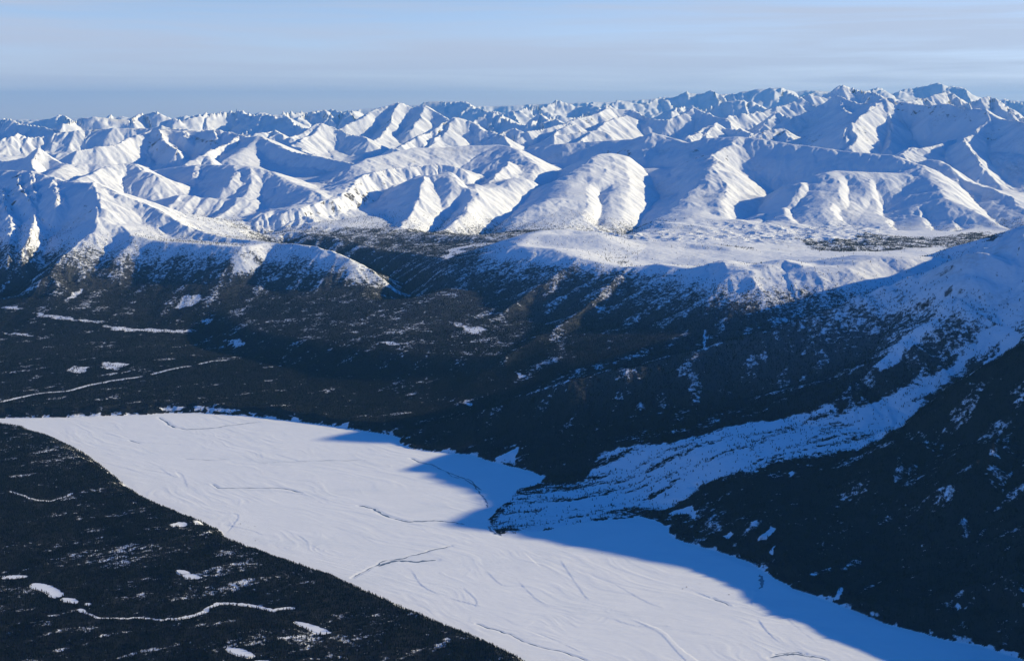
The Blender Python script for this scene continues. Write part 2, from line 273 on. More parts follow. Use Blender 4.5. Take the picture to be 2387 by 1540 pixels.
ridge('jagged_range', [P(2110, 240, 29), P(2161, 229, 29.5), P(2185, 222, 29.7), P(2204, 214, 30), P(2225, 230, 29.8), P(2251, 246, 29.5), P(2254, 238, 29.5), P(2301, 227, 29.8), P(2326, 237, 29.6), P(2350, 252, 29.5), P(2387, 275, 29), P(2480, 290, 28.5)], (0.6, 0.5), 15, 0.9, (1500, 2000, 0.40, 0.65))
# -- the middle peaks
ridge('pyramid_peak', [P(760, 318, 31), P(794, 300, 31.5), P(823, 284, 32), P(859, 262, 32.8), P(900, 248, 33.2), P(929, 241, 33.4), P(945, 247, 33.4), P(966, 252, 33.3), P(988, 247, 33.4), P(1010, 261, 33), P(1038, 276, 32.5), P(1060, 290, 32)], (0.6, 0.6), 12, 0.6)
ridge('pyramid_peak', [P(929, 242, 33.3), P(912, 270, 32.6), P(905, 293, 31.8), P(891, 319, 30.6), P(869, 333, 30), P(844, 357, 28.8)], (0.62, 0.52), 12, 0.6)
ridge('pyramid_peak', [P(988, 248, 33.3), P(975, 280, 32.2), P(955, 305, 31.2)], (0.6, 0.6), 12, 0.6)
ridge('pyramid_peak', [P(680, 322, 27), P(705, 310, 27.5), P(740, 292, 28), P(752, 290, 28.2), P(790, 305, 28), P(825, 315, 27.7), P(850, 322, 27.3)], (0.55, 0.5), 12, 0.6)
ridge('pyramid_peak', [P(750, 291, 28.1), P(735, 312, 27.5), P(700, 328, 26.8), P(680, 338, 26.5), P(700, 352, 25.8), P(735, 362, 25.2)], (0.55, 0.5), 12, 0.6)
ridge('fluted_peak', [P(930, 345, 26), P(956, 330, 26.5), P(1002, 306, 27.4), P(1038, 286, 28), P(1060, 275, 28.3), P(1092, 284, 28.2), P(1125, 301, 27.8), P(1164, 312, 27.5), P(1193, 301, 27.8), P(1222, 309, 27.6), P(1272, 301, 28), P(1305, 290, 28.3), P(1348, 276, 28.8), P(1394, 266, 29.3),
      P(1420, 248, 30), P(1445, 254, 30), P(1470, 256, 30), P(1491, 265, 29.8), P(1517, 279, 29.4), P(1560, 279, 29.2), P(1603, 265, 29.6), P(1621, 249, 29.8), P(1640, 258, 29.6), P(1660, 268, 29.3), P(1700, 285, 28.5)], (0.62, 0.55), 10, 0.7)
ridge('fluted_peak', [P(1058, 276, 28.2), P(1040, 300, 27.6), P(1020, 322, 27.0), P(999, 346, 26.2)], (0.6, 0.5), 10, 0.6)
ridge('fluted_peak', [P(1164, 314, 27.3), P(1178, 322, 26.8), P(1190, 338, 26.2)], (0.6, 0.6), 10, 0.6)
ridge('fluted_peak', [P(1460, 268, 29.6), P(1430, 278, 29), P(1409, 284, 28.5), P(1391, 306, 27.8), P(1355, 326, 26.8)], (0.6, 0.55), 10, 0.6)
ridge('fluted_peak', [P(1340, 290, 28), P(1300, 305, 27.6), P(1290, 316, 27.2), P(1410, 306, 27.6)], (0.5, 0.5), 14, 0.6)
ridge('fluted_peak', [P(1603, 318, 25), P(1640, 304, 26), P(1672, 288, 26.5), P(1688, 300, 26.3), P(1720, 302, 26), P(1750, 312, 25.4)], (0.6, 0.5), 12, 0.7)
ridge('fluted_peak', [P(1672, 289, 26.4), P(1650, 312, 25.7), P(1635, 322, 25.2)], (0.6, 0.6), 12, 0.7)
ridge('fluted_peak', [P(1765, 302, 29), P(1790, 278, 29.4), P(1812, 262, 29.8), P(1840, 275, 29.4)], (0.6, 0.6), 12, 0.7)
ridge('jagged_range', [P(1080, 300, 39), P(1103, 283, 40), P(1130, 268, 40.4), P(1154, 261, 40.6), P(1186, 278, 40), P(1222, 296, 39), P(1240, 290, 39), P(1262, 268, 40), P(1290, 285, 39), P(1330, 290, 38)], (0.5, 0.5), 15, 0.7, (1800, 1800, 0.4, 0.7))
# -- left of the middle: the ranges running to the edge
ridge('jagged_range', [P(-120, 330, 28), P(0, 326, 28), P(40, 312, 28.5), P(70, 322, 28.4), P(110, 318, 28.6), P(155, 308, 28.8), P(201, 304, 29), P(252, 302, 29), P(324, 300, 29), P(381, 298, 29), P(431, 303, 28.8), P(500, 318, 28)], (0.55, 0.5), 15, 0.8, (1800, 2200, 0.4, 0.6))
ridge('jagged_range', [P(-120, 300, 37), P(0, 282, 38), P(18, 276, 38), P(60, 290, 37.5), P(100, 300, 36.5), P(160, 312, 35)], (0.55, 0.5), 15, 0.8, (1400, 2000, 0.4, 0.65))
ridge('jagged_range', [P(150, 292, 37), P(180, 280, 38), P(216, 275, 38), P(252, 279, 38), P(305, 282, 38), P(331, 266, 39), P(356, 263, 39), P(381, 274, 38.6), P(424, 280, 38.4), P(467, 270, 39), P(521, 262, 39.5), P(550, 257, 39.8), P(575, 264, 39.5), P(611, 272, 39), P(640, 278, 38.5), P(665, 274, 38.5), P(680, 284, 38), P(720, 300, 37)],
      (0.55, 0.5), 15, 0.9, (2200, 2800, 0.40, 0.65))
ridge('jagged_range', [P(560, 325, 31), P(600, 312, 31.6), P(640, 305, 32), P(655, 316, 31.6)], (0.5, 0.5), 15, 0.8, (900, 1300, 0.4, 0.7))
ridge('skyline_range', [P(-200, 290, 52), P(40, 284, 52), P(72, 282, 52), P(120, 278, 52), P(140, 273, 52), P(170, 283, 51), P(240, 284, 51), P(265, 274, 52), P(320, 276, 52), P(420, 275, 52), P(660, 266, 52), P(705, 261, 53), P(748, 258, 53), P(802, 263, 52), P(830, 262, 52), P(880, 268, 51)], (0.5, 0.5), 15, 0.9, (2400, 2600, 0.36, 0.65))
ridge('skyline_range', [P(640, 300, 42), P(690, 282, 43), P(720, 272, 44), P(745, 266, 44), P(765, 275, 43.5), P(800, 268, 44), P(812, 264, 44), P(835, 282, 43)], (0.5, 0.5), 15, 0.9, (1500, 2200, 0.38, 0.65))
ridge('skyline_range', [P(960, 250, 58), P(988, 240, 58), P(1028, 238, 58), P(1064, 238, 58), P(1092, 246, 57), P(1132, 256, 56), P(1165, 265, 55), P(1205, 262, 55), P(1229, 250, 56), P(1254, 248, 56), P(1305, 241, 57), P(1340, 248, 57), P(1370, 247, 57), P(1400, 252, 56)], (0.5, 0.5), 15, 0.9, (2200, 2600, 0.38, 0.65))
ridge('skyline_range', [P(1270, 285, 46), P(1310, 272, 47), P(1333, 280, 47), P(1370, 262, 48), P(1395, 256, 48)], (0.5, 0.5), 15, 0.9, (1500, 2000, 0.38, 0.65))
ridge('skyline_range', [P(1400, 250, 60), P(1445, 236, 61), P(1477, 242, 61), P(1506, 238, 61), P(1542, 231, 62), P(1580, 226, 62), P(1603, 217, 62), P(1640, 219, 62), P(1661, 215, 62), P(1679, 222, 62), P(1736, 211, 62), P(1776, 209, 62), P(1830, 206, 62), P(1862, 229, 61), P(1905, 215, 62), P(1930, 220, 62)],
      (0.5, 0.5), 15, 0.9, (3600, 4200, 0.36, 0.6))
ridge('skyline_range', [P(1560, 262, 46), P(1600, 250, 47), P(1640, 262, 46.5), P(1680, 242, 47), P(1720, 236, 47), P(1745, 240, 47), P(1772, 246, 46.5), P(1800, 258, 46)], (0.5, 0.5), 15, 0.9, (1500, 2400, 0.38, 0.65))
ridge('skyline_range', [P(1990, 212, 58), P(2017, 214, 58), P(2055, 206, 59), P(2080, 222, 59), P(2120, 207, 60), P(2150, 200, 60), P(2182, 196, 60), P(2215, 203, 60), P(2247, 210, 59), P(2270, 224, 59), P(2300, 236, 59), P(2330, 236, 59), P(2350, 234, 59), P(2387, 242, 58), P(2500, 240, 58)], (0.45, 0.5), 40, 0.8, (2400, 3200, 0.38, 0.6))
ridge('distant_range', [P(-300, 282, 84), P(0, 277, 84), P(60, 279, 84), P(200, 276, 84), P(420, 277, 84), P(620, 268, 84), P(760, 262, 84), P(860, 253, 84), P(910, 247, 84), P(1000, 243, 84), P(1150, 248, 84), P(1280, 241, 84), P(1420, 238, 84), P(1500, 232, 84), P(1640, 222, 84), P(1800, 216, 84), P(1900, 211, 84), P(1960, 214, 84), P(2020, 212, 84), P(2120, 222, 84), P(2387, 236, 84), P(2700, 236, 84)],
      (0.4, 0.4), 20, 0.9, (3600, 4000, 0.3, 0.5))
# gullies cut into the hills: depth, left wall width, right wall width
CUT = [([P(640, 562, 13.9), P(760, 577, 13.4), P(860, 602, 12.8), P(925, 648, 12.1), P(958, 690, 11.5), P(930, 735, 10.9)], 170, 380, 420),
       ([P(1884, 421, 16.5), P(1880, 441, 16.2), P(1857, 462, 15.8), P(1850, 480, 15.5), P(1866, 518, 14.8)], 55, 110, 420), ([P(1975, 428, 16.4), P(1977, 459, 15.8), P(1963, 480, 15.5), P(1970, 498, 15.1), P(2010, 522, 14.6)], 55, 110, 420),
       ([P(2038, 428, 16.4), P(2056, 455, 15.9), P(2064, 473, 15.5), P(2089, 488, 15.2), P(2092, 530, 14.4)], 45, 90, 300), ([P(2152, 470, 15.5), P(2168, 509, 14.8), P(2193, 536, 14.3)], 40, 80, 260), ([P(2230, 500, 14.9), P(2240, 520, 14.5), P(2220, 534, 14.2)], 25, 70, 160),
       ([P(1400, 436, 16.9), P(1398, 470, 16.2), P(1388, 530, 15.2)], 90, 180, 300), ([P(1060, 445, 15.9), P(1035, 480, 15.3), P(985, 530, 14.5)], 80, 150, 300), ([P(1760, 420, 16.5), P(1790, 470, 15.6), P(1770, 505, 15.0)], 60, 300, 500),
       ([P(1290, 398, 18.0), P(1230, 440, 16.8), P(1160, 490, 15.4), P(1090, 535, 14.3)], 170, 420, 600), ([P(1500, 385, 18.8), P(1530, 430, 17.2), P(1480, 500, 15.3), P(1420, 538, 14.6)], 190, 550, 700),
       ([P(1810, 375, 17.6), P(1770, 430, 16.4), P(1720, 485, 15.6)], 160, 500, 800), ([P(880, 425, 16.4), P(790, 480, 15.4), P(700, 510, 14.9), P(620, 542, 14.5)], 120, 500, 600), ([P(2230, 410, 17.3), P(2280, 450, 16.4), P(2390, 540, 14.6)], 120, 400, 500),
       ([P(1120, 395, 17.6), P(1080, 425, 17.0), P(1090, 452, 16.3)], 60, 130, 200)]
# ------------------------------------------------------------------ frozen river outline, traced at its own level
shore = [(-60, 975), (180, 972), (330, 966), (400, 962), (470, 963), (600, 971), (700, 983), (770, 992), (850, 1004), (905, 1013), (933, 1020), (931, 1034), (960, 1046), (1010, 1052), (1100, 1060), (1140, 1074), (1190, 1087), (1235, 1097), (1270, 1113),
         (1262, 1126), (1210, 1138), (1198, 1150), (1150, 1195), (1135, 1220), (1160, 1244), (1250, 1240), (1360, 1215), (1500, 1205), (1535, 1215), (1560, 1232), (1560, 1250), (1600, 1264), (1690, 1290), (1740, 1306), (1770, 1326), (1850, 1372), (1900, 1388), (1990, 1422), (2060, 1452),
         (2150, 1475), (2200, 1490), (2280, 1503), (2387, 1538), (2480, 1575), (2650, 1700)]
shore_n = [(1900, 2100), (1500, 1700), (1262, 1560), (1180, 1518), (1100, 1482), (1000, 1442), (900, 1398), (830, 1368), (760, 1337), (700, 1318), (640, 1298), (560, 1268), (528, 1258), (515, 1238), (470, 1216), (430, 1202), (370, 1176), (330, 1158), (290, 1130), (245, 1092), (190, 1052), (120, 1020), (60, 1003), (-60, 988)]
river = [G0(u, v)[:2] for u, v in shore] + [G0(u, v)[:2] for u, v in shore_n]
river[0:0] = [(-4600, 7900)]; river.append((-4600, 7700))
# ------------------------------------------------------------------ the grid: x = t * Y
def spaced(segs):
    out = []
    for a, b, n in segs: out.append(np.exp(np.linspace(math.log(a), math.log(b), n, endpoint=False)))
    out.append([segs[-1][1]]); return np.concatenate(out)
Ys = spaced([(1500, 3800, 60), (3800, 9500, 620), (9500, 20000, 560), (20000, 36000, 420), (36000, 65000, 160), (65000, 100000, 60), (100000, 130000, 10)])
Ts = np.concatenate([np.linspace(-1.0, -0.46, 90, endpoint=False), np.linspace(-0.46, 0.46, 1080), np.linspace(0.463, 1.35, 180)])
NY, NT = len(Ys), len(Ts)
T, Y = np.meshgrid(Ts, Ys); X = T * Y; YK = Y / 1000.0
print('grid', NY, NT, NY * NT)
# domain warp so that crests wander as real ones do
wa = 22 * (YK / 10) ** 1.1; ws = 260 * (YK / 10) ** 0.9
# noise scales are fixed bands mixed by distance, so nothing depends on the view
far = sstep(14, 24, YK)
def bandn(seed, octv=3):
    return fbm(X / 420, Y / 420, octv, seed=seed) * (1 - far) + fbm(X / 1300, Y / 1300, octv, seed=seed + 5) * far
amp = 35 * (1 - far) + 130 * far
XW = X + amp * bandn(1); YW = Y + amp * bandn(2)
# base level: smoothly weighted control points in (t, log Y)
BP = [W(-1.6, 4, 72), W(-2.2, 5, 60), W(-1.2, 5.5, 55), W(-2.5, 7, 62), W(-.2, 3.6, 50), W(0, 4.2, 45), W(-3.2, 8.3, 45), W(-1.6, 8.3, 40), W(-.4, 8, 45), W(-4, 10, 90), W(-2, 10, 95), W(-.4, 9.6, 110), W(.8, 9, 140), W(-4.5, 11.4, 160), W(-2.5, 11.4, 150),
      W(-1.0, 11.2, 150), W(0, 6, 12), W(1, 5, 10), W(-.6, 7, 14), W(2, 6.7, 150), W(3, 5, 300), W(5, 6, 700), P(955, 640, 12.2), P(900, 590, 13.2), P(700, 548, 14.4), P(560, 535, 14.9), P(780, 520, 14.6), P(1000, 575, 13.3),
      P(1150, 545, 13.8), P(760, 455, 16.6), P(1230, 430, 17.0), P(1490, 540, 14.2), P(1800, 556, 13.3), P(2000, 575, 12.6), P(2150, 580, 12.5), P(1800, 592, 11.6), P(2100, 598, 11.3), P(1650, 575, 12.4), P(1740, 505, 15.2), P(2380, 560, 13.2), P(2300, 590, 11.8),
      P(400, 425, 18), P(200, 395, 19), P(650, 395, 19.5), W(-6, 20, 850), W(0, 21, 950), W(5, 21, 1000), P(2380, 440, 19), P(2250, 395, 19.5), W(-10, 26, 950), W(-4, 26, 950), W(2, 25, 950), W(8, 26, 1000), W(-15, 36, 950), W(0, 36, 950), W(14, 36, 1050), W(-20, 55, 900), W(0, 55, 900), W(20, 55, 950), W(0, 90, 900),
      W(-30, 90, 900), W(35, 90, 900), W(0, 125, 500), W(-50, 125, 500), W(50, 125, 500), W(8, 8, 900), W(11, 12, 800), W(14, 18, 900), W(-8, 9, 250), W(-8, 12, 400), W(-14, 18, 700), W(1.5, 2, 100), W(-1, 2, 80)]
num = np.zeros_like(X); den = np.zeros_like(X); lY = np.log(YW / 1000)
for bx, by, bz in BP:
    d2 = ((XW / YW - bx / by) / 0.30) ** 2 + ((lY - math.log(by / 1000)) / 0.16) ** 2 + 0.01
    q = 1 / d2 ** 2; num += q * bz; den += q
B = num / den
B += sstep(21, 30, YK) * (fbm(X / 3600, Y / 3600, 4, 0.45, 3, True) - 0.2) * 120
B -= 180 * sstep(23, 27, YK) * (1 - sstep(60, 90, YK))
hm = sstep(12.3, 13.2, YK) * (1 - sstep(15, 16, YK)) * sstep(0.0, 0.05, T) * (1 - sstep(0.27, 0.33, T)); B += hm * (30 * (fbm(X / 330, Y / 420, 4, 0.5, 11, True) - 0.1) + 22 * fbm(X / 900, Y / 1100, 2, 0.5, 12))
B -= 130 * sstep(13.8, 15.8, YK) * (1 - sstep(19, 22, YK))
B += (1 - sstep(12, 18, YK)) * fbm(X / 500, Y / 500, 4, 0.5, 8) * (9 + 16 * (YK < 8.2)) + fbm(X / 1600, Y / 1600, 3, 0.5, 9) * 14 * (1 - far) * sstep(8.0, 9.5, YK)
K = 7 + 1.1 * YK
M = B.copy(); S = np.ones_like(B); OWN = np.zeros(B.shape, np.uint8); BEST = B.copy()
RUG = np.full(B.shape, 0.0) + 0.55 * sstep(21, 30, YK); RW = RUG.copy()
OWN[YK > 20.5] = GI['highland']
crj = (fbm(X / 300, Y / 300, 3, 0.55, 21) * (1 - far) * 14 + fbm(X / 800, Y / 800, 3, 0.5, 22) * far * 20)
print('base', time.time() - T0)
for rd in R:
    pts = densify(rd['p'], 2); a = np.array(pts)
    smin = min(rd['s']); reach = (a[:, 2].max() + 150) / (0.50 * smin)
    reach = min(reach, 4200 + a[:, 1].max() * 0.12)
    i0 = np.searchsorted(Ys, max(a[:, 1].min() - reach, Ys[0])); i1 = np.searchsorted(Ys, a[:, 1].max() + reach)
    ylo = max(a[:, 1].min() - reach, Ys[0])
    tmin = min((a[:, 0].min() - reach) / ylo, (a[:, 0].min() - reach) / Ys[min(i1, NY - 1)]); tmax = max((a[:, 0].max() + reach) / ylo, (a[:, 0].max() + reach) / Ys[min(i1, NY - 1)])
    j0 = max(np.searchsorted(Ts, tmin) - 1, 0); j1 = min(np.searchsorted(Ts, tmax) + 1, NT)
    if i1 <= i0 or j1 <= j0: continue
    sl = (slice(i0, i1), slice(j0, j1))
    r = rd['r']; s0, s1 = rd['s']
    if rd['g'] in ('domed_hill', 'scarp_hill', 'broad_hill', 'gullied_hill', 'cirque_mountain', 'horn_hill'): s0 *= 1.15; s1 *= 1.15
    xs, ys, bs, cj = XW[sl], YW[sl], B[sl], crj[sl] * rd['rug']; dm = np.full(xs.shape, 1e18); wz = np.zeros(xs.shape); wg = np.zeros(xs.shape); ww = np.full(xs.shape, 1e-30)
    for q in range(len(pts) - 1):
        ax, ay, az = pts[q]; bx, by, bz = pts[q + 1]; dx, dy = bx - ax, by - ay; l2 = dx * dx + dy * dy + 1e-9
        t = np.clip(((xs - ax) * dx + (ys - ay) * dy) / l2, 0, 1); ex, ey = xs - (ax + t * dx), ys - (ay + t * dy)
        d2 = ex * ex + ey * ey; sg = (dx * ey - dy * ex) / np.sqrt(l2 * (d2 + 1.0))
        wq = 1.0 / (d2 * 1e-4 + 1.0); wq = wq * wq; wq = wq * wq; wz += wq * (az + t * (bz - az)); wg += wq * sg; ww += wq; dm = np.minimum(dm, d2)
    zr = wz / ww; sv = 0.5 * (s0 + s1) + 0.5 * (s1 - s0) * wg / ww
    # steep near the crest, easing towards the foot
    fall = sv * (np.sqrt(dm + r * r) - r); rel = np.maximum(zr - bs, 60) * 0.55
    fall = np.minimum(fall, rel + (fall - rel) * 0.50)
    h = zr - fall - 3000 * sstep(0.55, 1.0, np.sqrt(dm) / reach)
    h += cj
    m0, k = M[sl], K[sl]; m1 = np.maximum(m0, h)
    e0 = np.exp((m0 - m1) / k); e1 = np.exp(np.maximum((h - m1) / k, -60))
    RW[sl] = (RW[sl] * S[sl] * e0 + rd['rug'] * e1) / (S[sl] * e0 + e1)
    S[sl] = S[sl] * e0 + e1; M[sl] = m1
    o = h > BEST[sl]; OWN[sl][o] = GI[rd['g']]; BEST[sl] = np.where(o, h, BEST[sl])
Zt = M + K * np.log(S)
print('ridges', len(R), time.time() - T0)
for pts, depth, wl, wr in CUT:
    pts = densify(pts, 3, 60); a = np.array(pts)
    i0 = np.searchsorted(Ys, a[:, 1].min() - 900); i1 = np.searchsorted(Ys, a[:, 1].max() + 900)
    j0 = np.searchsorted(Ts, (a[:, 0] / a[:, 1]).min() - 0.06); j1 = np.searchsorted(Ts, (a[:, 0] / a[:, 1]).max() + 0.06); sl = (slice(i0, i1), slice(j0, j1))
    d, sgn, _ = seg_dist(XW[sl], YW[sl], pts)
    # the polylines run towards us: the positive side is on the right
    wd = 0.5 * (wr + wl) + 0.5 * (wr - wl) * sgn; Zt[sl] -= depth * np.clip(1 - d / wd, 0, 1) ** 1.5
def grad(Z_):
    dT = np.gradient(Z_, Ts, axis=1) / Y; dY = np.gradient(Z_, Ys, axis=0) - T * dT
    return dT.astype(np.float32), dY.astype(np.float32)
# gullies and flutes running down the fall line
gx, gy = grad(Zt); gm = np.sqrt(gx * gx + gy * gy) + 1e-6
STRK = np.zeros(Zt.shape, np.float32)
def erode(mask, cell, ampl, octv, freq):
    idx = np.nonzero(mask); px = (X[idx] / cell).astype(np.float32); py = (Y[idx] / cell).astype(np.float32)
    g = gm[idx]; am = np.minimum(g / 0.35, 1.0); dx0 = gy[idx] / g * am * freq; dy0 = -gx[idx] / g * am * freq
    hx = np.zeros_like(px); hy = np.zeros_like(px); h = np.zeros_like(px); a = 1.0; f = 1.0
    for o in range(octv):
        v, vx, vy = erosion(px * f + 5.3 * o, py * f + 9.1 * o, dx0 + hy * 0.9, dy0 - hx * 0.9)
        h += a * v; hx += vx * a; hy += vy * a; a *= 0.47; f *= 2.0
    out = np.zeros(Zt.shape, np.float32); out[idx] = h * am; return out * ampl
vis = (np.abs(T) < 0.50)
e1 = erode(vis & (far < 1) & (YK > 3.9), 380.0, 1.0, 4, 1.15); e2 = erode((np.abs(T) < 0.5) & (far > 0) & (YK < 50), 1000.0, 1.0, 5, 1.2)
vf = sstep(28, 44, YK); e3 = erode((np.abs(T) < 0.5) & (vf > 0) & (YK < 100), 2600.0, 1.0, 4, 1.1)
STRK = (e1 * (1 - far) + e2 * far).astype(np.float32)
Zt = Zt + e1 * (1 - far) * 34 * (RW + 0.12) * (0.35 + RW) + e2 * far * (1 - vf) * 58 * (RW + 0.14) * (0.35 + 0.65 * RW) + e3 * vf * 165 * RW + e1 * sstep(12, 14, YK) * (1 - sstep(19, 23, YK)) * 6
Zt += far * RW * 8 * fbm(X / 260, Y / 260, 3, 0.5, 31) + (1 - far) * (0.2 + RW) * 3.5 * fbm(X / 90, Y / 90, 3, 0.5, 32)
Zt += sstep(9.3, 10.3, YK) * (1 - sstep(12.8, 14, YK)) * sstep(0.02, 0.06, T) * (12 * fbm(X / 420, Y / 420, 4, 0.5, 33) + 10 * fbm(X / 900, Y / 900, 2, 0.5, 34))
print('erosion', time.time() - T0)
# ------------------------------------------------------------------ river bed and banks
near = YK < 9.6
SD = np.full(X.shape, 9999.0); warp = 20 * fbm(X[near] / 110, Y[near] / 110, 3, 0.5, 41)
SD[near] = poly_sd(X[near] + warp, Y[near] - warp, river)
nb = (SD < 9000)
bank = np.minimum(np.maximum(SD, 0) * (0.55 + 0.25 * fbm(X / 130, Y / 130, 2, 0.5, 42)), 4000)
toe = [G0(u, v)[:2] for u, v in ((1090, 1260), (1120, 1130), (1230, 1122), (1330, 1135), (1430, 1160), (1530, 1210), (1420, 1240), (1250, 1256))]
tm = np.zeros_like(SD); tm[near] = 1 - sstep(-100, 520, poly_sd(X[near], Y[near], toe))
bk = np.where(SD < 0, 0, np.minimum(np.maximum(Zt, 3), np.maximum(bank, 0)))
bk = np.where(SD < 0, 0, bk * (1 - tm) + np.minimum(bk, np.maximum(SD, 0) * 0.05) * tm)
# the near bank's own group
left_of_river = near & (SD >= 0) & (X < 900) & (OWN == GI['valley_floor'])
px_ = np.array([p[0] for p in river]); 
NB = near & (OWN == GI['valley_floor']) & (Y < 7600 - 0.0 * X) & (SD >= 0) & (X + (Y - 5000) * 0.75 < 500)
OWN[NB] = GI['forested_bank']
fan_m = sstep(0.6, 1.0, (OWN == GI['snow_fan']) * 1.0)
Zt = np.where(near, bk, Zt)
OWN[(SD < 0)] = GI['frozen_river']
# low relief on the river: old channel edges, drifts
RX, RY = X[near], Y[near]
relief = 0.55 * fbm(RX / 130 + RY / 300, RY / 60 , 4, 0.55, 51) + 0.9 * fbm(RX / 520, RY / 260, 3, 0.5, 52)
ARCS = [([(330, 842), (420, 930), (520, 975), (610, 980)], 1), ([(370, 640), (440, 700), (560, 750)], -1), ([(600, 690), (680, 810), (760, 920), (860, 990), (930, 1040)], 1), 
        ([(960, 830), (1080, 900), (1200, 960), (1350, 1010)], 1), ([(1100, 820), (1300, 850), (1460, 880), (1640, 940), (1760, 970)], -1), ([(1900, 860), (1890, 980), (1960, 1110), (2060, 1210), (2200, 1290)], 1.3), ([(2080, 990), (2150, 1080), (2260, 1170)], 1),
        ([(1120, 1090), (1260, 1160), (1370, 1280), (1440, 1350)], 1), ([(1200, 1110), (1290, 1150), (1400, 1260), (1520, 1350)], -1), ([(100, 760), (180, 830), (300, 840)], 1), 
        ([(500, 1190), (620, 1240), (720, 1290)], 1), ([(430, 1170), (600, 1230)], -1), ([(2240, 990), (2320, 1040), (2387, 1080)], 1), ([(1560, 900), (1680, 950)], 1.5), ([(900, 1050), (1100, 1110), (1300, 1110), (1450, 1160), (1600, 1170)], 1)]
ARCS = [([(1107 + x * .3418, 1078 + y * .3418) for x, y in p], s) for p, s in ARCS]      # traced on an enlargement
ARCS += [([(380, 1095), (400, 1108), (418, 1112), (410, 1100), (425, 1106), (435, 1130)], 1), ([(300, 1092), (330, 1102)], 1), ([(440, 1065), (520, 1068), (560, 1080), (640, 1082)], 1), ([(650, 1060), (720, 1078), (800, 1080)], 1), ([(530, 1195), (556, 1200), (545, 1222), (530, 1240)], 1.2), ([(540, 1225), (600, 1240), (640, 1268)], 1),
         ([(700, 1250), (760, 1290), (800, 1300)], 1), ([(850, 1250), (900, 1262), (960, 1268)], 1), ([(560, 1140), (700, 1150), (800, 1175)], 1), ([(960, 1330), (985, 1365), (1040, 1390), (1110, 1410)], 1.2), ([(1080, 1370), (1110, 1400), (1100, 1430)], 1), ([(450, 1010), (560, 1020), (660, 1015)], 0.8), ([(250, 1010), (330, 1030), (420, 1035)], 0.8)]
for uv, sg in ARCS:
    pts = smooth([G0(u, v) for u, v in uv], 4)
    d, sgn, _ = seg_dist(RX, RY, pts)
    wd = 16.0
    relief += sg * 1.15 * np.where(sgn > 0, 0.5 * np.exp(-d / 45), -0.5 * np.exp(-d / 45)) * sstep(-0.35, 0.15, fbm(RX / 150, RY / 150, 2, 0.5, 53))
al, ac = RX * 0.75 - RY * 0.66, RX * 0.66 + RY * 0.75; wq_ = 210 * fbm(al / 900, ac / 500, 3, 0.5, 54)
br = fbm(al / 700, (ac + wq_) / 95, 4, 0.55, 55, True); relief += 0.5 * sstep(0.4, 0.75, fbm(al / 520, (ac + 2.2 * wq_) / 60, 4, 0.55, 58, True)) * sstep(0.0, 0.35, fbm(al / 600, ac / 420, 3, 0.5, 59)) + 0.75 * sstep(0.35, 0.75, br) * sstep(-0.3, 0.3, fbm(al / 800, ac / 500, 3, 0.5, 57)) + 0.35 * fbm(al / 200, (ac + wq_) / 30, 3, 0.6, 56)
rz = np.zeros_like(Zt); rz[near] = relief
Zt = np.where(SD < 0, rz * sstep(0, 60, -SD) - 0.5, Zt)
# ------------------------------------------------------------------ pixel -> ground look-up along one column of the grid
def hit(u, v, zoff=0.0):
    t, s = ray(u, v); j = int(np.clip(np.searchsorted(Ts, t), 1, NT - 1)); f = (t - Ts[j - 1]) / (Ts[j] - Ts[j - 1])
    col = Zt[:, j - 1] * (1 - f) + Zt[:, j] * f; below = (H + s * Ys) <= col
    i = int(np.argmax(below)); i = max(i, 1)
    a0 = H + s * Ys[i - 1] - col[i - 1]; a1 = col[i] - (H + s * Ys[i]); q = a0 / (a0 + a1 + 1e-9)
    y = Ys[i - 1] + q * (Ys[i] - Ys[i - 1]); return (t * y, y, float(col[i - 1] * (1 - q) + col[i] * q))
# ------------------------------------------------------------------ forest cover (0..1), rock
gx, gy = grad(Zt); gm = np.sqrt(gx * gx + gy * gy)
fn = fbm(X / 700, Y / 700, 5, 0.55, 61); fn2 = fbm(X / 160, Y / 160, 4, 0.6, 62)
line = 470 + 130 * fn + 80 * STRK                   # the tree line
F = sstep(-160, 130, line - Zt) * (1 - sstep(14.5, 16, YK))
F = np.clip(F - 0.55 * sstep(0.05, 0.6, STRK * 0.6 + fn2 * 0.7) * sstep(100, 300, Zt), 0, 1)

LINE = np.full(Zt.shape, 520.0)
for g, v in (('forested_mountain', 1350), ('bare_topped_mountain', 790), ('plateau_hill', 690), ('ridge_mountain', 620), ('scarp_hill', 575), ('broad_hill', 560), ('gullied_hill', 480), ('forested_bank', 900), ('domed_hill', 560)):
    LINE[OWN == GI[g]] = v
LINE += 110 * fn + 90 * STRK * (Zt > 150) + 40 * fn2
LINE[(OWN == GI['valley_floor']) & (T < 0.05) & (YK > 11)] = 680 
F = sstep(-220, 330, LINE - Zt) * (1 - sstep(15.5, 17, YK)) * (1 - sstep(0.0, 0.3, fn2 * 0.5 + fn * 0.6 - 0.28) * 0.6)
slope_up = sstep(100, 260, Zt)
F *= 1 - 0.5 * slope_up * sstep(0.10, 0.55, STRK * 0.7 + fn2 * 0.55 + 0.12)
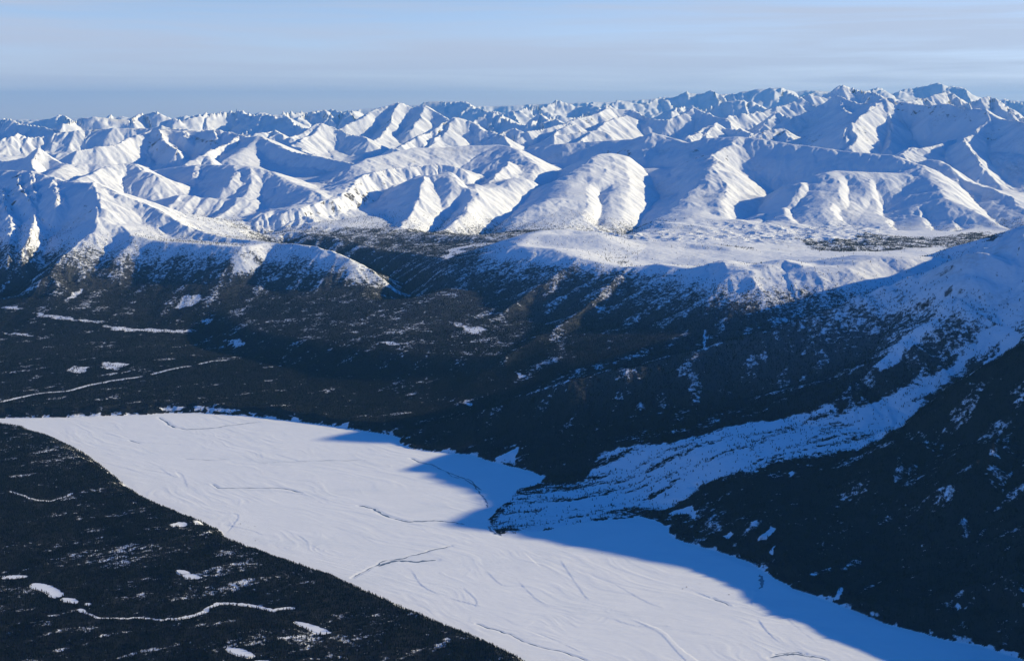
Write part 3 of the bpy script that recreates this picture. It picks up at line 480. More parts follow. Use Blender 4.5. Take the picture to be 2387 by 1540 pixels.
# open, snowy strips and brush on the flats
st = fbm((X + 0.6 * Y) / 420, (Y - 0.6 * X) / 130, 4, 0.6, 63)
F *= 1 - 0.50 * (1 - slope_up) * sstep(0.0, 0.5, st + 0.35 * fn2) * (SD > 30)
nbk = OWN == GI['forested_bank']; F[nbk] *= 1 - 0.36 * sstep(-0.15, 0.45, fbm((X[nbk] + 0.7 * Y[nbk]) / 1400, (Y[nbk] - 0.7 * X[nbk]) / 380, 5, 0.62, 64))
top = (OWN == GI['plateau_hill']) & (gm < 0.16) & (Zt > 560)
F[top] *= 0.12
ph = OWN == GI['plateau_hill']; F[ph] *= 1 - 0.8 * sstep(640, 720, Zt[ph] + 40 * fn2[ph])
F[(YK > 10.8) & (T > 0.10) & (Zt > 540) & (gm < 0.2)] *= 0.03
F[OWN == GI['snow_fan']] *= 0.5
def patch(uv, soft=25.0, wob=30.0):
    p = [hit(u, v) for u, v in uv]; a = np.array(p); q = 400
    i0 = np.searchsorted(Ys, a[:, 1].min() - q); i1 = np.searchsorted(Ys, a[:, 1].max() + q); tt = a[:, 0] / a[:, 1]
    j0 = np.searchsorted(Ts, tt.min() - q / a[:, 1].min()); j1 = np.searchsorted(Ts, tt.max() + q / a[:, 1].min()); sl = (slice(i0, i1), slice(j0, j1))
    x, y = X[sl], Y[sl]; wx = wob * fbm(x / 120, y / 120, 4, 0.6, 71); wy = wob * fbm(x / 120, y / 120, 4, 0.6, 72)
    return sl, 1 - sstep(-soft, soft, poly_sd(x + wx, y + wy, p)), p
# spruce belt on the far side of the basin, scattered trees on the plateau
for uv, f in (([(1850, 552), (1900, 562), (1990, 558), (2010, 542), (2080, 550), (2200, 552), (2240, 545), (2300, 540), (2345, 545), (2300, 565), (2200, 574), (2120, 579), (2060, 586), (1960, 588), (1890, 580)], 0.75),
              ([(1440, 578), (1500, 580), (1495, 600), (1470, 606)], 0.16), ([(1670, 568), (1760, 578), (1755, 584), (1680, 574)], 0.3), ([(1580, 590), (1800, 612), (1790, 622), (1590, 610)], 0.10)):
    sl, m, _ = patch(uv, 40, 90); F[sl] = np.maximum(F[sl], m * f * (0.3 + 0.7 * sstep(-0.2, 0.25, fn2[sl] + fbm(X[sl] / 60, Y[sl] / 60, 3, 0.5, 73))))
# open snow: the debris fan, avalanche tracks and steep bare patches
fan_uv = [(1400, 1052), (1480, 1037), (1560, 1032), (1700, 994), (1850, 968), (2000, 950), (2100, 903), (2200, 862), (2255, 806), (2300, 760), (2380, 700), (2387, 740), (2330, 806), (2250, 862), (2170, 925), (2100, 992), (2050, 1022), (1990, 1052), (1900, 1062), (1800, 1082),
          (1750, 1102), (1680, 1112), (1600, 1162), (1520, 1192), (1380, 1212), (1200, 1252), (1140, 1230), (1200, 1152), (1270, 1132), (1370, 1112), (1388, 1080)]
sl, m, FANP = patch(fan_uv, 30, 60)
fwp = 60 * fbm(X[sl] / 300, Y[sl] / 300, 3, 0.5, 75); fst = fbm((X[sl] * 0.95 + Y[sl] * 0.32) / 620, (Y[sl] * 0.95 - X[sl] * 0.32 + fwp) / 75, 5, 0.62, 74)
lowfan = (1 - sstep(60, 260, Zt[sl])) * (1 - 0.6 * tm[sl])
keep = 0.08 + sstep(-0.05, 0.35, fst + 0.08 * lowfan) * (0.34 + 0.28 * lowfan)
F[sl] = F[sl] * (1 - m) + m * keep
PATCH = [([(2185, 735), (2120, 775), (2070, 825), (2028, 862), (2052, 866), (2092, 845), (2130, 800), (2190, 760)], 12), ([(1555, 1198), (1575, 1188), (1612, 1178), (1622, 1190), (1622, 1212), (1605, 1196)], 8), ([(1150, 1070), (1180, 1055), (1208, 1040), (1202, 1085), (1185, 1080)], 8),
         ([(1640, 770), (1645, 768), (1646, 818), (1638, 812)], 8), ([(1765, 1262), (1798, 1226), (1808, 1232), (1785, 1262)], 6), ([(1790, 1290), (1806, 1268), (1800, 1292)], 6), ([(1682, 1248), (1705, 1236), (1712, 1240), (1698, 1256)], 6), ([(1748, 1216), (1762, 1214), (1760, 1224), (1750, 1222)], 6),
         ([(1942, 1390), (1962, 1366), (1970, 1370), (1952, 1398)], 6), ([(1840, 1100), (1850, 1096), (1852, 1106), (1842, 1108)], 5), ([(404, 718), (432, 688), (468, 684), (472, 694), (450, 716)], 12), ([(150, 705), (170, 680), (195, 672), (180, 690)], 14), ([(232, 850), (245, 842), (280, 845), (298, 850), (270, 864), (240, 862)], 10),
         ([(155, 862), (170, 852), (215, 855), (190, 870)], 10), ([(2225, 1415), (2232, 1405), (2240, 1420), (2230, 1425)], 3), ([(1135, 742), (1150, 748), (1140, 752)], 14), ([(1190, 866), (1236, 876), (1215, 881)], 12), ([(1075, 940), (1090, 932), (1105, 942), (1090, 948)], 12), ([(1310, 885), (1335, 884), (1318, 892)], 10),
         ([(370, 948), (410, 946), (440, 948), (420, 956), (380, 955)], 5), ([(450, 948), (475, 947), (470, 956), (452, 955)], 5), ([(480, 950), (520, 952), (560, 957), (540, 962), (490, 958)], 5), ([(575, 960), (600, 962), (590, 968)], 5), ([(680, 972), (700, 974), (690, 984), (680, 982)], 5), ([(800, 985), (815, 982), (812, 996), (800, 992)], 5),
         ([(395, 1222), (415, 1216), (435, 1219), (430, 1226), (405, 1228)], 5), ([(450, 1214), (468, 1210), (470, 1222), (455, 1222)], 5), ([(288, 1114), (298, 1116), (315, 1128), (308, 1128)], 4), ([(0, 716), (60, 718), (30, 724)], 12), ([(80, 728), (180, 742), (260, 750), (200, 752), (100, 740)], 30), ([(240, 760), (330, 764), (460, 770), (420, 776), (260, 770)], 30),
         ([(470, 748), (500, 738), (495, 750), (475, 758)], 14), ([(520, 790), (560, 788), (572, 804), (545, 812)], 18), ([(0, 773), (50, 776), (100, 786), (40, 782)], 20), ([(870, 795), (960, 800), (900, 806)], 26), ([(1045, 748), (1140, 770), (1100, 778)], 30), ([(545, 600), (600, 612), (585, 640), (540, 630)], 40)]
for uv, soft in PATCH:
    sl, m, _ = patch(uv, soft, 18 if soft < 10 else 60); F[sl] *= 1 - m * (0.97 if soft < 10 else 0.75)
sl, m, _ = patch([(560, 568), (680, 572), (760, 580), (860, 628), (930, 672), (938, 690), (860, 668), (780, 630), (690, 600), (590, 590)], 120, 90); F[sl] *= 1 - 0.5 * m
# frozen creeks: cleared, slightly sunken strips
def conv(p): return [(x * 0.3757, 961.6 + y * 0.3757) for x, y in p]
CREEKS = [(conv([(1090, 1275), (1180, 1260), (1250, 1240), (1290, 1215), (1330, 1190), (1390, 1180), (1480, 1185), (1560, 1195), (1640, 1215), (1700, 1222), (1760, 1210), (1815, 1208)]), 9, 'frozen creek with a wide white bend running between dark spruces on the near bank'),
          (conv([(500, 1225), (600, 1265), (700, 1275), (850, 1272), (1000, 1280), (1090, 1275)]), 5, 'thin upper thread of frozen creek hardly showing in the near forest'),
          (conv([(60, 485), (150, 515), (220, 540), (320, 545), (400, 520), (440, 500)]), 6, 'narrow curved frozen creek in the forest close to the left edge of the picture'),
          ([(7, 935), (62, 922), (103, 915), (154, 911), (212, 897), (256, 888), (328, 877)], 13, 'long pale stretch of frozen stream crossing the dark valley beyond the river'),
          ([(355, 872), (386, 863), (420, 856), (441, 853)], 13, 'middle stretch of the pale frozen stream in the dark valley'), ([(465, 848), (495, 841), (526, 839)], 12, 'far upper stretch of the pale frozen stream in the dark valley')]
def strip_mask(pts, q=120):
    a = np.array(pts); i0 = np.searchsorted(Ys, a[:, 1].min() - q); i1 = np.searchsorted(Ys, a[:, 1].max() + q); tt = a[:, 0] / a[:, 1]
    j0 = np.searchsorted(Ts, tt.min() - q / a[:, 1].min()); j1 = np.searchsorted(Ts, tt.max() + q / a[:, 1].min()); sl = (slice(i0, i1), slice(j0, j1))
    return sl, seg_dist(X[sl], Y[sl], pts)[0]
RIB = []
for uv, wd, lab in CREEKS:
    pts = densify(smooth([hit(u, v) for u, v in uv], 4), 2, 8.0); zz = np.array([p[2] for p in pts]); zz = np.convolve(np.pad(zz, 4, 'edge'), np.ones(9) / 9, 'valid')
    pts = [(p[0], p[1], z) for p, z in zip(pts, zz)]
    sl, d = strip_mask(pts); F[sl] *= sstep(wd * 1.0, wd * 1.6, d); _, _, zc = seg_dist(X[sl], Y[sl], pts)
    k = sstep(wd * 3, wd * 1.3, d); Zt[sl] = Zt[sl] * (1 - k) + (zc - 1.0) * k
    RIB.append((pts, wd, lab, 'frozen_creek'))
PONDS = [(conv([(200, 1060), (240, 1056), (300, 1070), (350, 1095), (385, 1122), (380, 1140), (335, 1147), (270, 1105), (200, 1085)]), 'long white frozen pond, the largest in the near forest'), (conv([(390, 1150), (450, 1150), (480, 1165), (470, 1182), (400, 1166)]), 'small white frozen pond touching the tip of the largest pond'),
         (conv([(488, 1215), (520, 1220), (524, 1236), (492, 1232)]), 'tiny white frozen pond at the start of the forest creek'), (conv([(530, 1180), (560, 1182), (558, 1192), (532, 1190)]), 'tiniest white frozen pond, just above the start of the forest creek'), (conv([(20, 1024), (80, 1008), (165, 1012), (90, 1028)]), 'thin frozen pond at the left edge above the largest pond'),
         (conv([(1095, 975), (1150, 978), (1175, 992), (1120, 998)]), 'upper and smaller of two frozen ponds side by side in mid forest'), (conv([(1145, 1002), (1200, 1003), (1240, 1022), (1160, 1026)]), 'lower and larger of two frozen ponds side by side in mid forest'),
         (conv([(1830, 1295), (1940, 1315), (2040, 1358), (1990, 1370), (1900, 1335)]), 'slanting frozen pond between the bright creek bend and the river shore'), (conv([(1410, 1462), (1480, 1462), (1560, 1490), (1558, 1510), (1490, 1505), (1430, 1482)]), 'oval frozen pond lying lowest in the near forest'),
         (conv([(1590, 1537), (1660, 1538), (1680, 1552), (1600, 1552)]), 'frozen pond cut off by the bottom edge of the picture')]
PO = []
for uv, lab in PONDS:
    p = [G0(u, v, 50.0) for u, v in uv]; p = [hit(u, v) for u, v in uv]; zl = float(np.mean([q[2] for q in p])) ; p = [G0(u, v, zl) for u, v in uv]
    n_ = len(p); pp = []
    for k in range(n_):                                  # rounded outline
        a, b, c, d_ = (np.array(p[(k + q) % n_][:2]) for q in (-1, 0, 1, 2))
        for t in (0, .25, .5, .75): pp.append(0.5 * ((2 * b) + (c - a) * t + (2 * a - 5 * b + 4 * c - d_) * t * t + (3 * b - a - 3 * c + d_) * t ** 3))
    pp = [tuple(q) for q in pp]; a = np.array(pp)
    i0 = np.searchsorted(Ys, a[:, 1].min() - 150); i1 = np.searchsorted(Ys, a[:, 1].max() + 150); j0 = np.searchsorted(Ts, (a[:, 0] / a[:, 1]).min() - .03); j1 = np.searchsorted(Ts, (a[:, 0] / a[:, 1]).max() + .03); sl = (slice(i0, i1), slice(j0, j1))
    sdp = poly_sd(X[sl] + 9 * fbm(X[sl] / 25, Y[sl] / 25, 2, 0.5, 76), Y[sl], pp); F[sl] *= 0.0 + sstep(0, 10, sdp); k = sstep(70, 8, sdp); Zt[sl] = Zt[sl] * (1 - k) + (zl - 0.8) * k
    PO.append((pp, zl, lab))
WATER_AND_SHADE = [([(370, 972), (390, 985), (405, 995), (440, 1000), (490, 997), (540, 990), (600, 983)], 5, 'dark open channel curling across the far upper left corner of the frozen river'), ([(495, 1128), (510, 1136), (560, 1137), (650, 1137), (700, 1147)], 3.2, 'thin straight dark channel in the sunlit left half of the frozen river'),
         ([(835, 1177), (865, 1183), (885, 1195), (920, 1208), (960, 1215), (1010, 1212), (1060, 1217), (1085, 1222)], 5, 'winding dark channel in the middle of the frozen river, left of the fan'), ([(956, 1067), (984, 1078), (1010, 1084), (1031, 1094), (1056, 1105), (1085, 1116), (1107, 1134), (1121, 1152), (1135, 1170), (1137, 1181)], 4.5, 'dark braided channel lying in the blue mountain shadow on the river'),
         ([(1040, 1100), (1062, 1112), (1095, 1118), (1112, 1134), (1122, 1142)], 4, 'short side channel next to the braided channel in the shadow'), ([(819, 1345), (845, 1332), (874, 1318), (900, 1306), (950, 1297), (1000, 1283), (1048, 1272)], 3.5, 'long dark channel leaving the near forest shore towards the fan'),
         ([(880, 1318), (920, 1306), (960, 1308), (1017, 1305)], 7, 'pale grey ice lens beside the channel near the forest shore'), ([(1770, 1336), (1775, 1352), (1772, 1372)], 9, 'short wide grey open pool in the shade beside the right shore'), ([(1107, 1452), (1158, 1468), (1203, 1485), (1237, 1500), (1312, 1519), (1367, 1537)], 2.2, 'painted shade line of the snow step along the near forest shore at the bottom'),  # last ribbon paints the shade of the bank's snow step, not water
         ([(1720, 1298), (1745, 1300), (1765, 1315)], 3.0, 'faint dark channel under the right shore in the shadow'), ([(1137, 1225), (1150, 1240), (1168, 1247)], 6, 'dark undercut edge at the toe of the fan'), ([(430, 1068), (480, 1071), (530, 1070)], 2.0, 'very faint channel on the far left part of the river'),
         ([(600, 1078), (680, 1075), (760, 1073), (850, 1072)], 2.0, 'faint level channel line crossing the upper river'), ([(300, 1025), (325, 1033)], 3, 'short dark dash of open water on the upper left river'), ([(1793, 1530), (1840, 1524), (1900, 1530), (1925, 1536)], 3.5, 'dark streak of driftwood at the bottom right of the river'),  # the last one is driftwood, drawn as a flat dark ribbon
         ([(1805, 1522), (1850, 1520), (1880, 1524)], 2.5, 'second dark driftwood streak just above the first at the river bottom'), ([(1660, 1392), (1700, 1410)], 3.0, 'short slanting snow-edged cut in the sunlit lower river')]
for uv, wd, lab in WATER_AND_SHADE:
    pts = densify(smooth([G0(u, v) for u, v in uv], 4), 2, 9.0); pts = [(p[0], p[1], 0.0) for p in pts]
    sl, d = strip_mask(pts); k = sstep(wd * 4.5, wd * 1.2, d); Zt[sl] = Zt[sl] * (1 - k) - 1.6 * k
    RIB.append((pts, wd, lab, 'river_channel_or_shade'))
F = np.clip(F, 0, 1); F[SD < 0] = 0
ROCK = (sstep(0.72, 1.25, gm - 0.35 * far + 0.35 * fbm(X / 170, Y / 170, 4, 0.6, 81)) * (RW > 0.25) * (SD > 40) * (OWN != GI['forested_mountain'])).astype(np.float32)
for uv in ([(300, 345), (345, 315), (372, 312), (385, 345), (400, 360), (360, 362), (310, 352)], [(428, 312), (460, 308), (500, 312), (530, 318), (500, 345), (450, 352), (430, 335)], [(1415, 345), (1480, 340), (1495, 352), (1440, 362)], [(1596, 352), (1640, 348), (1650, 365), (1620, 392), (1590, 385)], [(1655, 362), (1700, 358), (1712, 385), (1690, 400), (1665, 390)],
           [(2040, 240), (2110, 236), (2200, 250), (2290, 262), (2260, 290), (2180, 275), (2100, 262), (2060, 265)], [(1985, 300), (2010, 290), (2040, 330), (2000, 345)], [(1760, 316), (1850, 300), (1930, 320), (1900, 335), (1800, 330)], [(2290, 300), (2340, 290), (2350, 315), (2300, 330)], [(180, 480), (210, 450), (222, 470), (200, 520), (170, 510)], [(20, 400), (60, 405), (50, 470), (10, 460)],
           [(800, 430), (870, 402), (960, 395), (900, 415), (830, 445)], [(1340, 285), (1375, 270), (1390, 285), (1360, 300)], [(880, 290), (920, 255), (905, 300), (880, 310)], [(1080, 350), (1160, 345), (1200, 352), (1100, 358)], [(940, 368), (1060, 350), (1080, 362), (960, 380)], [(75, 358), (92, 352), (100, 362), (84, 368)]):
    sl, m, _ = patch(uv, 60, 160); ROCK[sl] = np.maximum(ROCK[sl], m * (0.50 + 0.9 * fbm(X[sl] / 200, Y[sl] / 200, 4, 0.6, 95))).clip(0, 1)
F *= 1 - 0.8 * (SD > 0) * sstep(45, 10, SD) * sstep(-0.05, 0.2, fbm(X / 85, Y / 85, 3, 0.6, 96))
print('cover', time.time() - T0)
# ------------------------------------------------------------------ materials
def principled(nt, col, rough=0.8, spec=0.2, normal=None):
    b = N(nt, 'ShaderNodeBsdfPrincipled'); o = N(nt, 'ShaderNodeOutputMaterial'); L(nt, b.outputs[0], o.inputs[0])
    if isinstance(col, tuple): b.inputs['Base Color'].default_value = (*col, 1)
    else: L(nt, col, b.inputs['Base Color'])
    if isinstance(rough, (int, float)): b.inputs['Roughness'].default_value = rough
    else: L(nt, rough, b.inputs['Roughness'])
    b.inputs['Specular IOR Level'].default_value = spec
    if normal is not None: L(nt, normal, b.inputs['Normal'])
    return b
def newmat(name):
    m = bpy.data.materials.new(name); m.use_nodes = True; m.node_tree.nodes.clear(); return m, m.node_tree
SNOW = (0.80, 0.82, 0.86)
def land_material():
    m, nt = newmat('snow_forest_rock'); tcn = N(nt, 'ShaderNodeTexCoord'); v = tcn.outputs['Object']
    at = N(nt, 'ShaderNodeAttribute', attribute_name='forest'); ar = N(nt, 'ShaderNodeAttribute', attribute_name='rock')
    a = noise(nt, v, 1 / 28.0, 3, 0.65); b = noise(nt, v, 1 / 140.0, 4, 0.6)
    nn = mathn(nt, 'ADD', mathn(nt, 'MULTIPLY', a, 0.7), mathn(nt, 'MULTIPLY', b, 0.3))
    th = mathn(nt, 'SUBTRACT', 0.80, mathn(nt, 'MULTIPLY', mathn(nt, 'POWER', at.outputs['Fac'], 0.5), 0.55))
    fm = mathn(nt, 'MULTIPLY', mathn(nt, 'SUBTRACT', nn, th), 9.0, clamp=True)
    afr = N(nt, 'ShaderNodeAttribute', attribute_name='frost')      # higher woods are thinner and let more snow show
    fm = mathn(nt, 'MULTIPLY', fm, mathn(nt, 'SUBTRACT', 0.985, mathn(nt, 'MULTIPLY', afr.outputs['Fac'], 0.12)))
    r1 = noise(nt, v, 1 / 60.0, 6, 0.7); rt = mathn(nt, 'SUBTRACT', 0.82, mathn(nt, 'MULTIPLY', ar.outputs['Fac'], 0.45))
    rm = mathn(nt, 'MULTIPLY', mathn(nt, 'SUBTRACT', r1, rt), 8.0, clamp=True)
    sc = mixc(nt, noise(nt, v, 1 / 350.0, 5, 0.6), (0.77, 0.79, 0.84), (0.83, 0.85, 0.88))
    rc = mixc(nt, noise(nt, v, 1 / 40.0, 4, 0.6), (0.06, 0.06, 0.066), (0.15, 0.145, 0.15))
    fc = mixc(nt, noise(nt, v, 1 / 300.0, 4, 0.6), (0.004, 0.007, 0.011), (0.014, 0.015, 0.019))
    w1 = noise(nt, v, 1 / 620.0, 5, 0.62); w2 = noise(nt, v, 1 / 34.0, 3, 0.6)
    wm = mathn(nt, 'MULTIPLY', mathn(nt, 'SUBTRACT', mathn(nt, 'ADD', mathn(nt, 'MULTIPLY', w1, 0.6), mathn(nt, 'MULTIPLY', w2, 0.4)), 0.545), 5.0, clamp=True)
    sc = mixc(nt, mathn(nt, 'MULTIPLY', wm, 0.55), sc, (0.36, 0.34, 0.33))
    c = mixc(nt, rm, sc, rc); c = mixc(nt, fm, c, fc)
    bp = N(nt, 'ShaderNodeBump'); bp.inputs['Strength'].default_value = 0.6; bp.inputs['Distance'].default_value = 9.0
    L(nt, mathn(nt, 'ADD', noise(nt, v, 1 / 45.0, 5, 0.6), mathn(nt, 'MULTIPLY', fm, 0.6)), bp.inputs['Height'])
    principled(nt, c, 0.9, 0.0, bp.outputs[0]); return m
def river_material():
    m, nt = newmat('river_snow'); tcn = N(nt, 'ShaderNodeTexCoord'); v = tcn.outputs['Object']
    at = N(nt, 'ShaderNodeAttribute', attribute_name='forest')
    mpn = N(nt, 'ShaderNodeMapping'); mpn.inputs['Rotation'].default_value = (0, 0, 0.5); mpn.inputs['Scale'].default_value = (1, 3.0, 1); L(nt, v, mpn.inputs[0])
    c = mixc(nt, noise(nt, mpn.outputs[0], 1 / 500.0, 6, 0.6), (0.80, 0.81, 0.82), (0.88, 0.88, 0.89))
    bi = mathn(nt, 'MULTIPLY', mathn(nt, 'SUBTRACT', noise(nt, mpn.outputs[0], 1 / 900.0, 5, 0.65, 0.6), 0.54), 4.0, clamp=True)
    c = mixc(nt, mathn(nt, 'MULTIPLY', bi, 0.4), c, (0.60, 0.66, 0.73))
    sp_ = noise(nt, mpn.outputs[0], 1 / 22.0, 3, 0.6); sp2 = noise(nt, mpn.outputs[0], 1 / 420.0, 3, 0.5)
    k = mathn(nt, 'MULTIPLY', mathn(nt, 'SUBTRACT', mathn(nt, 'ADD', mathn(nt, 'MULTIPLY', sp_, 0.7), mathn(nt, 'MULTIPLY', sp2, 0.45)), 0.735), 9.0, clamp=True)
    c = mixc(nt, mathn(nt, 'MULTIPLY', k, 0.7), c, (0.20, 0.17, 0.15))
    fm = mathn(nt, 'MULTIPLY', mathn(nt, 'SUBTRACT', mathn(nt, 'ADD', sp_, mathn(nt, 'MULTIPLY', at.outputs['Fac'], 0.5)), 0.7), 6.0, clamp=True)
    c = mixc(nt, fm, c, (0.06, 0.05, 0.045))
    bp = N(nt, 'ShaderNodeBump'); bp.inputs['Strength'].default_value = 0.5; bp.inputs['Distance'].default_value = 1.6
    L(nt, noise(nt, mpn.outputs[0], 1 / 38.0, 6, 0.62), bp.inputs['Height'])
    principled(nt, c, 0.65, 0.15, bp.outputs[0]); return m
ML, MR = land_material(), river_material()
def simple(name, c1, c2, scale, rough=0.8, spec=0.2, bump=0.0):
    m, nt = newmat(name); tcn = N(nt, 'ShaderNodeTexCoord'); g = N(nt, 'ShaderNodeNewGeometry')
    nn = noise(nt, g.outputs['Position'], scale, 4, 0.6); bn = None
    if bump:
        b = N(nt, 'ShaderNodeBump'); b.inputs['Distance'].default_value = bump; L(nt, nn, b.inputs['Height']); bn = b.outputs[0]
    principled(nt, mixc(nt, nn, c1, c2), rough, spec, bn); return m
M_NEEDLE = simple('spruce_needles', (0.003, 0.006, 0.009), (0.012, 0.014, 0.017), 1 / 60.0, 0.95, 0.0)
M_BARK = simple('bark', (0.05, 0.04, 0.035), (0.10, 0.08, 0.07), 1.0)
M_ICE = simple('pond_snow', (0.78, 0.80, 0.84), (0.84, 0.85, 0.88), 1 / 60.0, 0.7, 0.15, 0.5)
M_WATER = simple('dark_river_ice', (0.05, 0.08, 0.12), (0.20, 0.25, 0.32), 1 / 22.0, 0.35, 0.4)  # also colours the painted shade line along the near bank
M_BRUSH = simple('willow_brush', (0.05, 0.035, 0.03), (0.12, 0.09, 0.075), 1 / 20.0)
# ------------------------------------------------------------------ meshes
def mesh_np(name, co, quads, mat, smooth=False, parent=None, nrm=None):
    me = bpy.data.meshes.new(name); nv, nf, k = len(co), len(quads), quads.shape[1]
    me.vertices.add(nv); me.vertices.foreach_set('co', np.ascontiguousarray(co, np.float32).ravel())
    me.loops.add(nf * k); me.loops.foreach_set('vertex_index', np.ascontiguousarray(quads, np.int32).ravel())
    me.polygons.add(nf); me.polygons.foreach_set('loop_start', np.arange(nf, dtype=np.int32) * k)
    if smooth: me.polygons.foreach_set('use_smooth', np.ones(nf, bool))
    me.update(calc_edges=True); me.materials.append(mat)
    if nrm is not None: me.normals_split_custom_set_from_vertices(np.ascontiguousarray(nrm, np.float32).reshape(-1, 3))
    o = bpy.data.objects.new(name, me); C.objects.link(o); o.parent = parent
    return o
def tag(o, label, cat, kind=None, group=None):
    o['label'] = label; o['category'] = cat
    if kind: o['kind'] = kind
    if group: o['group'] = group
    return o
gx, gy = grad(Zt); gl = np.sqrt(1 + gx * gx + gy * gy); NRM = np.stack([-gx / gl, -gy / gl, 1 / gl], -1).reshape(-1, 3)
CO = np.stack([X, Y, Zt], -1).reshape(-1, 3).astype(np.float32)
LAB = dict(valley_floor='dark spruce flats and bluff beyond the frozen river, crossed by a pale stream', frozen_river='wide white frozen river plain with faint drifts, half sunlit and half in shadow', forested_bank='low forested bank with frozen ponds in front of the frozen river', snow_fan='blue shaded snow fan spreading from the gully onto the river',
    forested_mountain='darkest mountainside, all spruce, rising from the right shore of the river', bare_topped_mountain='shaded mountain flank with bare snowy top above the snow fan', plateau_hill='bright snowy plateau with a dark wooded front slope', ridge_mountain='mountain with sunlit descending crest and blue lower woods on the left',
    domed_hill='smooth domed snow hill with sunlit right flank behind the long crest', horn_hill='small pointed snow horn and low shoulders near the left edge', cirque_mountain='flat-topped snow mountain with a dark hollow face and fluted sunlit rib', gullied_hill='smooth snow hill cut by long parallel gullies on the right', scarp_hill='snow hill with sunlit scarps and two sharp spurs',
    broad_hill='broad rounded snow mountain with deep blue shaded bowls', craggy_massif='craggy grey-blue massif with rocky face at upper right', pyramid_peak='sharp pyramid peak with shaded left face, the tallest in the middle distance', fluted_peak='fluted sunlit peaks in a row beyond the broad hill', jagged_range='jagged snow range behind the nearer peaks',
    skyline_range='hazy skyline range of far snow peaks', distant_range='faintest farthest line of mountains on the horizon', highland='high snowy ground between the far ranges')
FL = F.reshape(-1).astype(np.float32); RL = ROCK.reshape(-1); FRL = (sstep(130, 620, Zt + 90 * fn) * sstep(6.3, 7.6, YK)).astype(np.float32).reshape(-1)
fi = (np.arange(NY - 1)[:, None] * NT + np.arange(NT - 1)[None, :]).ravel(); QUADS = np.stack([fi, fi + 1, fi + NT + 1, fi + NT], 1)
OF = OWN[:-1, :-1].ravel()
for g, name in enumerate(GN):
    q = QUADS[OF == g]
    if not len(q): print('none for', name); continue
    used, inv = np.unique(q, return_inverse=True)
    o = mesh_np(name, CO[used], inv.reshape(-1, 4), MR if name == 'frozen_river' else ML, True, nrm=NRM[used])
    for an, arr in (('forest', FL), ('rock', RL), ('frost', FRL * 0.75)):
        at = o.data.attributes.new(an, 'FLOAT', 'POINT'); at.data.foreach_set('value', arr[used])
    tag(o, LAB[name], 'river' if name == 'frozen_river' else 'ground' if name in ('valley_floor', 'forested_bank', 'snow_fan', 'highland') else 'mountain', 'structure')
print('land', time.time() - T0)
def ribbon(pts, wd, lift, name, mat, lab, cat):
    p = np.array(pts); d = np.gradient(p[:, :2], axis=0); d /= np.linalg.norm(d, axis=1, keepdims=True) + 1e-9; n = np.stack([-d[:, 1], d[:, 0]], 1)
    s = np.arange(len(p)); wv = wd * (0.8 + 1.1 * gnoise(s * 0.55 + p[0, 0], s * 0.0 + 1.7)) * np.minimum(1, 0.25 + np.minimum(s, len(s) - 1 - s) * 0.35)
    a = p.copy(); b = p.copy(); a[:, :2] += n * wv[:, None]; b[:, :2] -= n * wv[:, None]; a[:, 2] += lift; b[:, 2] += lift
    co = np.concatenate([a, b]); m = len(p); k = np.arange(m - 1); o = mesh_np(name, co, np.stack([k + m, k + 1 + m, k + 1, k], 1), mat)
    tag(o, lab, cat, 'structure'); return o
for pts, wd, lab, name in RIB:
    if name == 'river_channel_or_shade': ribbon([(x, y, -1.1) for x, y, z in pts], wd, 0.0, name, M_WATER, lab, 'channel')
    else: ribbon(pts, wd, 0.0, name, M_ICE, lab, 'creek')
for pp, zl, lab in PO:
    me = bpy.data.meshes.new('frozen_pond'); me.from_pydata([(x, y, zl) for x, y in pp], [], [list(range(len(pp)))]); me.update(); me.materials.append(M_ICE)
    o = bpy.data.objects.new('frozen_pond', me); C.objects.link(o); tag(o, lab, 'frozen pond', 'structure')
# ------------------------------------------------------------------ trees
UU, VV = project(X, Y, Zt)
top_line = np.minimum.accumulate(VV, axis=0)
seen = (VV < top_line + 1) | (VV - top_line < 12) | (YK < 8.6)
cellA = (np.diff(Ys)[:, None] * np.diff(Ts)[None, :] * Y[:-1, :-1])
def scatter(mask, per_m2, seed):
    r = np.random.default_rng(seed); lam = np.where(mask[:-1, :-1], per_m2[:-1, :-1] * cellA, 0)
    n = r.poisson(np.minimum(lam, 50)); ii, jj = np.nonzero(n); c = n[ii, jj]; ii = np.repeat(ii, c); jj = np.repeat(jj, c)
    a, b = r.random(len(ii)), r.random(len(ii)); y = Ys[ii] + a * (Ys[ii + 1] - Ys[ii]); t = Ts[jj] + b * (Ts[jj + 1] - Ts[jj])
    z = (Zt[ii, jj] * (1 - a) * (1 - b) + Zt[ii + 1, jj] * a * (1 - b) + Zt[ii, jj + 1] * (1 - a) * b + Zt[ii + 1, jj + 1] * a * b)
    return np.stack([t * y, y, z], 1), r, ii, jj
